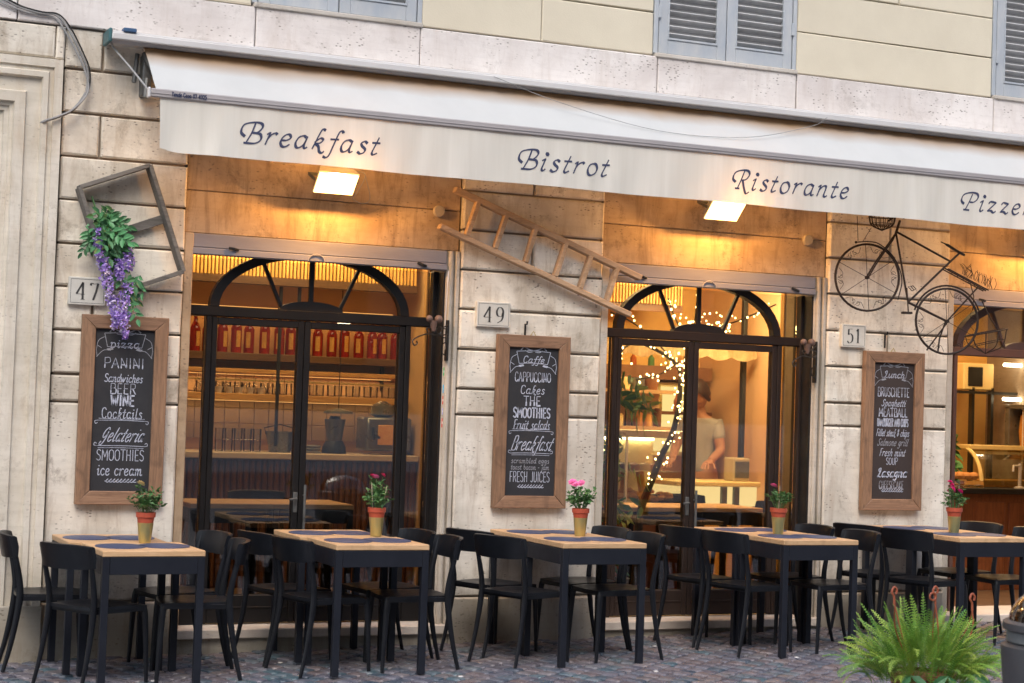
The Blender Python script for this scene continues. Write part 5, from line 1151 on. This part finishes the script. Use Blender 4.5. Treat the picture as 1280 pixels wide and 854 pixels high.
# ---------------------------------------------------------------- bay two interior: counter, pastry case, person, fairy lights
W_yel = pm('cream_counter_front', (.86, .70, .36), (.80, .62, .28), .5, 4)
W_or = pm('orange_counter_front', (.78, .42, .12), (.70, .36, .10), .5, 4)
dc = thing('service_counter', 'bright cream and orange service counter in front of the shop assistant', 'counter', (0, 0, 0))
MB().cham(7.16, 7.98, 2.05, 2.6, .96, 1.0, .005).obj('counter_top', W_yel, dc); MB().box(7.18, 7.96, 2.08, 2.6, .66, .96).obj('lit_glass_panel', emis('display_panel_glow', (1, .68, .26), .85), dc); MB().box(7.18, 7.96, 2.085, 2.6, .42, .656).obj('orange_panel', W_or, dc); MB().box(7.18, 7.96, 2.08, 2.6, .11, .416).obj('lower_panel', W_or, dc)
for x in (7.60, 7.72): MB().cham(x, x+.05, 2.04, 2.08, .42, .96, .004).obj('counter_post', M_armdark, dc)
l = lamp('counter_fill', 7.55, 1.55, 2.59, .5, .2, 30, (1, .72, .32), (rad(42), 0, 0)); l.parent = dc  # lamp and glowing bar added to brighten the counter front
MB().box(7.3, 7.8, 1.5, 1.6, 2.60, 2.62).obj('counter_fill_bar', M_lampglow, dc)
# person
sk = pm('warm_skin', (.42, .21, .13), (.36, .17, .10), .55, 20, 60, .05)
shirt = pm('pale_grey_shirt', (.34, .31, .31), (.26, .24, .24), .8, 8, 100, .2); trou = pm('dark_trousers', (.04, .045, .07), None, .8); hairm = pm('dark_brown_hair', (.035, .018, .012), (.06, .03, .018), .5, 50, 150, .4, stretch=(1, 1, .2))
Pn = thing('person', 'person with short dark hair in a pale shirt bending over the bright service counter', 'person', (7.86, 2.88, .105), rad(-225))
def skinned(name, verts, edges, radii, mat, parent, sub=2):
    me = bpy.data.meshes.new(name); me.from_pydata(verts, edges, []); o = bpy.data.objects.new(name, me); C.objects.link(o)
    md = o.modifiers.new('s', 'SKIN'); me.skin_vertices[0].data[0].use_root = True
    for i, r in enumerate(radii): me.skin_vertices[0].data[i].radius = r if isinstance(r, tuple) else (r, r)
    o.modifiers.new('d', 'SUBSURF').levels = sub; o.modifiers['d'].render_levels = sub
    me.materials.append(mat); o.parent = parent; md.use_smooth_shade = True; return o
# local: faces +y; x = own right
V = [(0, 0, .92), (0, .01, 1.08), (0, .03, 1.24), (0, .05, 1.36), (0, .07, 1.44), (0, .09, 1.50),
     (.10, 0, .88), (.105, .01, .48), (.105, -.01, .09), (.11, .12, .04), (-.10, 0, .88), (-.105, .01, .48), (-.105, -.01, .09), (-.11, .12, .04),
     (.155, .06, 1.37), (.21, .10, 1.14), (.17, .32, 1.05), (-.155, .06, 1.37), (-.21, .10, 1.14), (-.17, .32, 1.05), (0.0, .105, 1.56)]
E_ = [(0,1),(1,2),(2,3),(3,4),(4,5),(5,20),(0,6),(6,7),(7,8),(8,9),(0,10),(10,11),(11,12),(12,13),(3,14),(14,15),(15,16),(3,17),(17,18),(18,19)]
Rr = [(.15,.11),(.13,.10),(.15,.11),(.14,.10),(.075,.07),(.052,.052),.085,.062,.045,.035,.085,.062,.045,.035,.065,.045,.033,.065,.045,.033,.05]
body = skinned('body', V, E_, Rr, sk, Pn)
skinned('shirt', [(0, 0, .90), (0, .01, 1.08), (0, .03, 1.24), (0, .05, 1.36), (0, .068, 1.425), (.155, .06, 1.37), (.19, .085, 1.22), (-.155, .06, 1.37), (-.19, .085, 1.22)], [(0,1),(1,2),(2,3),(3,4),(3,5),(5,6),(3,7),(7,8)], [(.165,.125),(.148,.115),(.168,.122),(.155,.115),(.085,.08),.078,.066,.078,.066], shirt, Pn)
skinned('trousers', [(0, 0, .94), (0, 0, .88), (.10, 0, .85), (.105, .01, .48), (.105, -.01, .10), (-.10, 0, .85), (-.105, .01, .48), (-.105, -.01, .10)], [(0,1),(1,2),(2,3),(3,4),(1,5),(5,6),(6,7)], [(.16,.12),(.15,.12),.10,.075,.06,.10,.075,.06], trou, Pn)
hv = []; hm_ = MB(); nu, nv = 20, 16
for j in range(nv+1):
    ph = PI*j/nv
    for i in range(nu):
        th = 2*PI*i/nu; x = math.sin(ph)*math.cos(th)*.077; y = math.sin(ph)*math.sin(th)*.095; z = math.cos(ph)*.118
        if z < 0: x *= 1+z*2.6; y *= 1+z*1.2
        if y > 0:
            y += .020*math.exp(-((x/.014)**2+((z+.012)/.022)**2)); y -= .009*(math.exp(-(((x-.032)/.016)**2+((z-.012)/.012)**2))+math.exp(-(((x+.032)/.016)**2+((z-.012)/.012)**2)))
            y += .006*math.exp(-((x/.024)**2+((z+.055)/.008)**2))
        hm_.v.append((x, y, z))
for j in range(nv):
    for i in range(nu): hm_.f.append([j*nu+i, j*nu+(i+1) % nu, (j+1)*nu+(i+1) % nu, (j+1)*nu+i]); hm_.m.append(0)
for s_ in (-1, 1): hm_.ball((s_*.078, -.005, -.005), .022, 8, sz=1.3)
hd = hm_.obj('head', sk, body, smooth=70); hd.scale = (1.12,)*3; hd.location = (0, .125, 1.62); hd.rotation_euler = (rad(-28), 0, 0)
ha = MB()
for j in range(11):
    ph = PI*.60*j/10
    for i in range(24):
        th = 2*PI*i/24; fr_ = 1 if math.sin(th) < .35 else max(.0, 1-(math.sin(th)-.35)*.75); ph2 = ph*fr_
        r_ = 1+.03*math.sin(i*5+j*3); ha.v.append((math.sin(ph2)*math.cos(th)*.089*r_, math.sin(ph2)*math.sin(th)*.107*r_-.004, math.cos(ph2)*.133*r_+.002))
for j in range(10):
    for i in range(24): ha.f.append([j*24+i, j*24+(i+1) % 24, (j+1)*24+(i+1) % 24, (j+1)*24+i]); ha.m.append(0)
h_ = ha.obj('hair', hairm, Pn, smooth=70); h_.scale = (1.18,)*3; h_.location = hd.location; h_.rotation_euler = hd.rotation_euler
for s_ in (-1, 1):
    for ex in (.032,): MB().ball((s_*ex, .084, .012), .008, 8).obj('eye', M_black, Pn, smooth=True, loc=(0, .125, 1.62)).rotation_euler = (rad(-28), 0, 0)
    for q in range(5):
        L_ = (.062, .085, .092, .086, .068)[q]; a_ = (-.95, -.28, 0, .2, .42)[q]*-s_
        bpt = Vector((s_*.17+math.sin(a_)*.03, .40-(.035 if q == 0 else 0), 1.03)); d = Vector((math.sin(a_), math.cos(a_), -.35)); d.normalize()
        MB().tube(cr([bpt, bpt+d*L_*.5+Vector((0, 0, .01)), bpt+d*L_-Vector((0, 0, .018))], 3), [.010, .0095, .009, .0085, .008, .0075, .006], 8).obj('finger', sk, Pn, smooth=True)
    MB().tube([(s_*.17, .31, 1.055), (s_*.17, .35, 1.045), (s_*.17, .40, 1.035), (s_*.17, .415, 1.03)], [.030, .038, .040, .028], 10, flat=.5).obj('palm', sk, Pn, smooth=True)
# back shelves
bc = thing('kitchen_cabinet', 'dark brown wall cabinet with shelves behind the fairy lights', 'cabinet', (0, 0, 0))
MB().box(6.65, 8.02, 3.0, 3.29, 1.86, 1.98).box(6.65, 8.02, 2.98, 3.29, 1.55, 1.58).obj('shelf_board', W_brown, bc); MB().box(6.9, 7.35, 3.12, 3.28, 1.35, 1.85).obj('red_door', pm('red_cabinet', (.42, .05, .03), (.3, .035, .02), .4), bc); MB().box(6.66, 6.88, 3.12, 3.28, 1.3, 1.85).obj('brown_door', W_brown, bc); MB().cham(7.40, 7.95, 3.1, 3.28, 1.18, 1.84, .004).obj('cream_door', W_yel, bc)
for k in range(14):
    h = rnd(.10, .24); o = MB().lathe([(.03, 0), (.032, .01), (.03, h*.6), (.012, h*.8), (.012, h)], n=8).obj('shelf_bottle', pm('bottle_tone_%d' % k, random.choice(((.4, .1, .03), (.1, .2, .06), (.5, .35, .1), (.12, .06, .03), (.7, .6, .4))), None, .2)); o.location = (6.72+k*.09, 3.08, 1.58 if k % 2 else 1.98); tag(o, '%s bottle on the %s kitchen shelf behind the shop assistant' % ('tall' if h > .17 else 'short', 'lower' if k % 2 else 'upper'), 'bottle', 'bottles on the kitchen shelves')
tag(MB().box(7.42, 7.80, 3.085, 3.095, 1.22, 1.80).obj('added_glow_panel', emis('added_panel_glow', (1, .70, .25), .9)), 'bright yellow glowing panel added behind the shop assistant', 'panel')  # glowing panel added for the bright area behind the assistant
o = MB().cham(7.92, 7.96, 2.3, 2.35, 1.0, 2.9, .004).obj('dark_post', M_black); tag(o, 'dark vertical post at the right end of the service counter', 'post')
o = thing('till', 'beige till box on the right end of the service counter', 'till', (7.90, 2.25, 1.0)); MB().cham(-.10, .06, -.05, .12, .0, .20, .01).obj('body', pm('beige_plastic', (.5, .42, .28), None, .5), o); MB().cham(-.09, .05, -.056, -.05, .03, .17, .003).obj('screen', M_armdark, o)
o = thing('vending_rack', 'brown low cabinet against the wall right of the service counter', 'cabinet', (7.62, 1.2, .105)); MB().cham(-.0, .38, 0, .4, 0, .72, .006).obj('body', W_brown, o); MB().cham(.03, .35, -.012, 0, .40, .68, .004).obj('drawer', M_dshelf, o)
# pastry case
pc = thing('pastry_case', 'glass pastry case with golden croissants behind the fairy light door', 'display case', (0, 0, 0))
M_croi = pm('golden_pastry', (.66, .32, .07), (.45, .18, .035), .5, 30, 60, .3)
y0, y1 = 1.75, 2.3
MB().box(6.0, 7.08, y0, y1, .11, .79).obj('case_base', W_brown, pc); MB().cham(5.98, 7.1, y0-.02, y1, .79, .82, .004).cham(5.98, 7.1, y0, y1, 1.36, 1.42, .004).obj('case_shelf', pm('steel_edge', (.5, .45, .36), None, .3, metal=.5), pc)
for x in (6.0, 6.53, 7.06): MB().cham(x, x+.02, y0, y0+.02, .82, 1.36, .002).obj('case_post', M_alu, pc)
MB().box(6.02, 7.06, y0+.004, y0+.008, .75, 1.36).obj('front_glass', M_clear, pc); MB().box(6.02, 7.06, y0+.1, y1, 1.08, 1.088).obj('glass_shelf', M_clear, pc)
MB().box(6.05, 7.05, y1-.05, y1-.02, 1.33, 1.35).obj('case_lamp', emis('case_lamp_glow', (1, .78, .42), 9), pc); MB().box(6.02, 7.06, y1-.012, y1, .75, 1.36).obj('case_back', W_yel, pc)
cm = MB().tube(cr([(-.05, .012, 0), (-.03, -.006, .01), (0, -.014, .014), (.03, -.006, .01), (.05, .012, 0)], 3), [.008, .014, .018, .022, .025, .026, .027, .026, .025, .022, .018, .014, .008], 8).mesh('croissant', M_croi, True)
for k in range(26):
    o = link('croissant', cm, None, (6.45+(k % 9)*.065, 1.86+(k//9)*.09, .85+(.03 if k//9 == 2 else 0)+rnd(0, .03)), rnd(-1.4, 1.4)); tag(o, 'golden croissant heaped in the glass pastry case', 'croissant', 'golden croissants in the pastry case')
for k in range(9):
    o = MB().lathe([(.05, 0), (.055, .01), (.05, .045), (.02, .06)], n=12).obj('cake', random.choice((M_croi, W_yel, W_brown)), None, smooth=True, loc=(6.12+k*.10, 1.98, 1.09)); tag(o, 'small round cake on the upper glass shelf of the pastry case', 'cake', 'small cakes in the pastry case')
for k in range(2):
    o = MB().tube([(6.62+k*.18, 1.95, .88), (6.66+k*.14, 2.02, 1.07)], [.03, .035], 8).obj('baguette', M_croi, None, smooth=True); tag(o, ['left', 'right'][k]+' upright baguette in the pastry case', 'baguette')
# wooden shelf unit over the case
su = thing('shelf_unit', 'lit tan shelf unit with jars above the pastry case', 'shelf unit', (0, 0, 0))
MB().box(6.02, 7.06, 2.2, 2.28, 1.42, 1.72).box(6.0, 7.08, 1.95, 2.28, 1.72, 1.75).box(6.5, 6.53, 1.97, 2.2, 1.42, 1.72).box(6.0, 7.08, 1.93, 1.96, 1.42, 1.45).obj('shelf_body', W_tan, su)
for k in range(11): MB().lathe([(.03, 0), (.035, .01), (.035, .11+.05*(k % 3)), (.02, .13+.05*(k % 3))], n=10).obj('jar', (W_brown, W_yel, M_clear, M_croi, W_or)[k % 5], su, smooth=True, loc=(6.1+k*.088, 2.08, 1.421))
for k in range(7): MB().lathe([(.05, 0), (.06, .08), (.055, .1)], n=10).obj('bowl', (W_brown, W_yel, M_app)[k % 3], su, smooth=True, loc=(6.15+k*.13, 2.1, 1.751))
# lace valance curtain
ln = MB(); 
for i in range(60):
    x0 = 6.02+i*.033; 
    for s_ in (0,): ln.add([(x0, 2.2+.01*math.sin(i*1.2), 2.155), (x0+.033, 2.2+.01*math.sin((i+1)*1.2), 2.155), (x0+.033, 2.2+.012*math.sin((i+1)*1.2), 2.06-.035*abs(math.sin((i+1)*.42))), (x0, 2.2+.012*math.sin(i*1.2), 2.06-.035*abs(math.sin(i*.42)))], [(0, 1, 2, 3)])
tag(ln.obj('lace_valance', pm('cream_lace', (.45, .33, .18), (.28, .17, .08), .9, 14, 200, .3)), 'cream scalloped lace valance hanging above the pastry case and assistant', 'curtain')
# slatted pelmet
p2 = thing('slatted_pelmet', 'golden slatted wooden pelmet hanging behind the fairy light fanlight', 'pelmet', (0, 0, 0))
for i in range(50): link('slat', smesh, p2, (6.0+i*.0297, 2.6, 2.50))
MB().box(5.98, 7.5, 2.64, 2.66, 2.44, 2.9).obj('backing_board', W_brown, p2)
# tree with fairy lights
tr = thing('fairy_light_tree', 'bare twisted branch wrapped in tiny warm fairy lights inside the middle doorway', 'fairy light tree', (0, 0, 0))
M_bark = pm('dark_bark', (.08, .06, .05), (.05, .035, .03), .9, 30, 60, .5)
br = [(6.05, .62, .10), (6.09, .66, .6), (6.123, .7, .83), (6.216, .72, 1.056), (6.291, .72, 1.237), (6.40, .75, 1.421), (6.445, .75, 1.634), (6.45, .75, 1.786), (6.42, .72, 1.90), (6.28, .7, 2.0), (6.04, .65, 2.08)]
Pb = cr(br, 6); MB().tube(Pb, [.035-.025*k/len(Pb) for k in range(len(Pb))], 8).obj('trunk', M_bark, tr, smooth=True)
subs = [[(6.44, .75, 1.7), (6.5, .75, 1.95), (6.55, .75, 2.2), (6.60, .8, 2.4)], [(6.42, .72, 1.9), (6.2, .7, 2.1), (5.95, .6, 2.22), (5.75, .55, 2.28)], [(6.5, .75, 2.0), (6.75, .8, 2.2), (7.0, .8, 2.3), (7.3, .8, 2.43)], [(6.55, .75, 2.2), (6.8, .9, 2.24), (6.95, .9, 2.2)], [(6.04, .65, 2.08), (5.85, .55, 2.0), (5.78, .5, 1.7), (5.76, .5, 1.3), (5.74, .5, .9)], [(6.5, .75, 2.1), (6.35, .7, 2.3), (6.30, .7, 2.42)], [(6.42, .72, 1.95), (6.25, .7, 1.85), (6.05, .7, 1.8)]]
sb = []
for q in subs: p = cr(q, 6); sb.append(p); MB().tube(p, .006, 5).obj('twig', M_bark, tr, smooth=True)
M_bulb = emis('fairy_bulb_glow', (1, .66, .24), 9)
bm_ = MB().ball((0, 0, 0), .0085, 6).mesh('bulb', M_bulb, True)
def bulb(p, s_=.03): o = link('bulb', bm_, tr, (p[0]+random.gauss(0, s_), p[1]+rnd(-.06, .02), p[2]+random.gauss(0, s_))); sc_ = rnd(.55, 1.25); o.scale = (sc_,)*3
for k in range(92): bulb(random.choice(Pb[16:]), .032)
for q in sb:
    for k in range(20): bulb(random.choice(q), .035)
for k in range(24): bulb((rnd(6.45, 7.0), .85, rnd(2.19, 2.34)), .03)
# climbing plant
gp = thing('indoor_plant', 'tall green leafy plant at the left side of the fairy light doorway', 'plant', (5.86, .62, .105))
MB().lathe([(.10, 0), (.13, .24), (.135, .25), (.11, .25)], n=16, capt=False).obj('pot', M_armdark, gp, smooth=40); MB().tube([(0, 0, .2), (.02, 0, .8), (.0, .02, 1.4), (.05, 0, 1.75)], .01, 6).obj('stem', M_leaf2, gp)
M_yleaf = pm('yellow_green_leaf', (.20, .30, .05), (.35, .40, .08), .5, 20, perobj=.3)
lm2 = [leafmesh('leaf_sprig', .11, .03, M_yleaf) for _ in range(3)]+[leafmesh('leaf_sprig', .10, .035, M_leaf)]
for k in range(30):
    o = link('leaf_sprig', random.choice(lm2), gp, (random.gauss(.03, .07), random.gauss(0, .06), rnd(.35, 1.75))); o.rotation_euler = (rnd(-1, 1), rnd(-1.2, 1.2), rnd(0, 6)); o.scale = (rnd(.8, 1.3),)*3

# ---------------------------------------------------------------- bay three interior: kebab counter
o = thing('wall_heater', 'cream square wall unit with a dark grille in the right doorway', 'wall unit', (10.55, 2.5, 2.0)); MB().cham(-.13, .22, 0, .3, -.125, .125, .01).obj('casing', W_yel, o); MB().cham(-.085, .085, -.008, 0, -.09, .09, .004).obj('grille', M_black, o)
M_tube = emis('fluorescent_glow', (1, .82, .50), 9)
for i, (x, z) in enumerate(((10.8, 2.12), (10.8, 1.80))): tag(MB().tube([(x, 2.4, z), (x+.9, 2.4, z)], .016, 8).obj('tube_lamp', M_tube, None, smooth=True), ['upper', 'lower'][i]+' glowing tube lamp above the kebab grill', 'tube lamp', 'tube lamps over the kebab grill')
dk = MB()
for x in (10.52, 10.74): dk.box(x, x+.03, 2.5, 2.55, .9, 1.9)
dk.box(10.3, 11.0, 2.44, 2.55, 1.84, 1.865)
tag(dk.obj('dark_door_frame', M_black), 'dark thin door frame on the golden wall in the right doorway', 'door frame')
kb = thing('kebab_grill', 'vertical kebab grill with browned meat behind the right counter', 'grill', (10.95, 2.2, 1.05))
MB().cham(-.16, .25, .1, .16, .2, .68, .006).cham(-.16, .25, -.1, .16, .66, .70, .004).obj('grill_body', M_app, kb); MB().lathe([(.03, .18), (.075, .24), (.10, .45), (.085, .60), (.03, .64)], n=16).obj('meat', M_croi, kb, smooth=True); MB().lathe([(.03, .18), (.06, .24), (.08, .45), (.07, .6), (.02, .64)], (.2, 0, 0), 14).obj('meat', M_croi, kb, smooth=True); MB().tube([(-.13, -.06, .1), (-.13, -.06, .68)], .006, 6).obj('grill_rod', M_alu, kb)
cc = thing('display_counter', 'brown wooden counter with a curved glass food display in the right doorway', 'counter', (0, 0, 0))
MB().box(9.60, 11.0, 1.7, 2.3, .106, .95).obj('counter_front', wood('counter_red_wood', (.30, .10, .035), (.18, .055, .02), 'z', .4), cc)
for k in range(3): MB().cham(9.95+.36*k, 10.27+.36*k, 1.684, 1.7, .2, .88, .006).obj('counter_panel', bpy.data.materials['counter_red_wood'], cc)
MB().cham(9.55, 11.0, 1.62, 2.32, .95, 1.0, .006).obj('counter_top', M_black, cc)
hd_ = MB(); N_ = 9
for x in (10.12, 10.99): 
    for k in range(N_): a_ = PI/2*k/(N_-1); hd_.v.append((x+.12*(1-math.cos(a_)) if x < 10.5 else x, 2.25-.42*math.cos(a_), 1.02+.32*math.sin(a_)))
for k in range(N_-1): hd_.f.append([k, k+1, N_+k+1, N_+k]); hd_.m.append(0)
hd_.obj('curved_glass', glass('food_display_glass', (.75, .85, .70), 1.5), cc)
MB().tube([hd_.v[k] for k in range(N_)], .018, 6).cham(10.2, 10.99, 2.1, 2.3, 1.33, 1.37, .004).obj('display_hood', W_yel, cc, smooth=40)
MB().box(10.2, 10.98, 1.9, 2.25, 1.0, 1.06).obj('food_tray', M_croi, cc)
o = thing('tap_column', 'steel tap column on the black counter at far right', 'tap', (10.45, 1.72, 1.0)); MB().lathe([(.05, 0), (.05, .012), (.015, .02), (.015, .22), (.02, .225)], n=12).obj('column', M_alu, o, smooth=40); MB().tube([(0, 0, .2), (-.09, -.02, .2), (-.1, -.03, .15)], .01, 6).obj('spout', M_alu, o)
o = thing('potted_palm', 'dark leafy plant beside the golden wall in the right doorway', 'plant', (10.02, 2.2, 1.0)); MB().lathe([(.06, 0), (.08, .12), (.07, .12)], n=14).obj('pot', M_black, o)
for k in range(16): q = link('leaf_sprig', lms[k % 5], o, (random.gauss(0, .05), random.gauss(0, .04), rnd(.2, .55))); q.scale = (1.6,)*3; q.rotation_euler = (rnd(-1, 1), rnd(-1, 1), rnd(0, 6))
M_bread = pm('crusty_bread', (.62, .30, .10), (.5, .2, .06), .6, 30)
for k in range(7): tag(MB().ball((0, 0, 0), .05, 10, sz=.7).obj('bread_roll', M_bread, None, smooth=True, loc=(9.78+.075*(k % 4), 1.80+.09*(k//4), 1.10)), 'round bread roll in the glass tray of the right doorway', 'bread roll', 'bread rolls on the right counter')
o = thing('bread_tray', 'pale tray holding bread rolls on the black counter', 'tray', (0, 0, 0)); MB().cham(9.72, 10.06, 1.72, 2.0, 1.002, 1.06, .005).obj('tray_body', M_clear, o)
# debris on the cobbles
cp = MB().lathe([(.0, .004), (.014, .004), (.016, 0)], n=10, capb=False, capt=False).mesh('bottle_cap', M_alu)
for k, (x, y) in enumerate(((2.19, -1.0), (3.05, -.55), (5.6, -.55), (6.25, -1.25), (3.9, -1.35), (5.1, -1.5))):
    tag(link('litter_scrap', cp, None, (x, y, gz(x)+.012)), 'tiny pale scrap lying on the dark cobbles', 'litter', 'pale scraps on the cobbles')
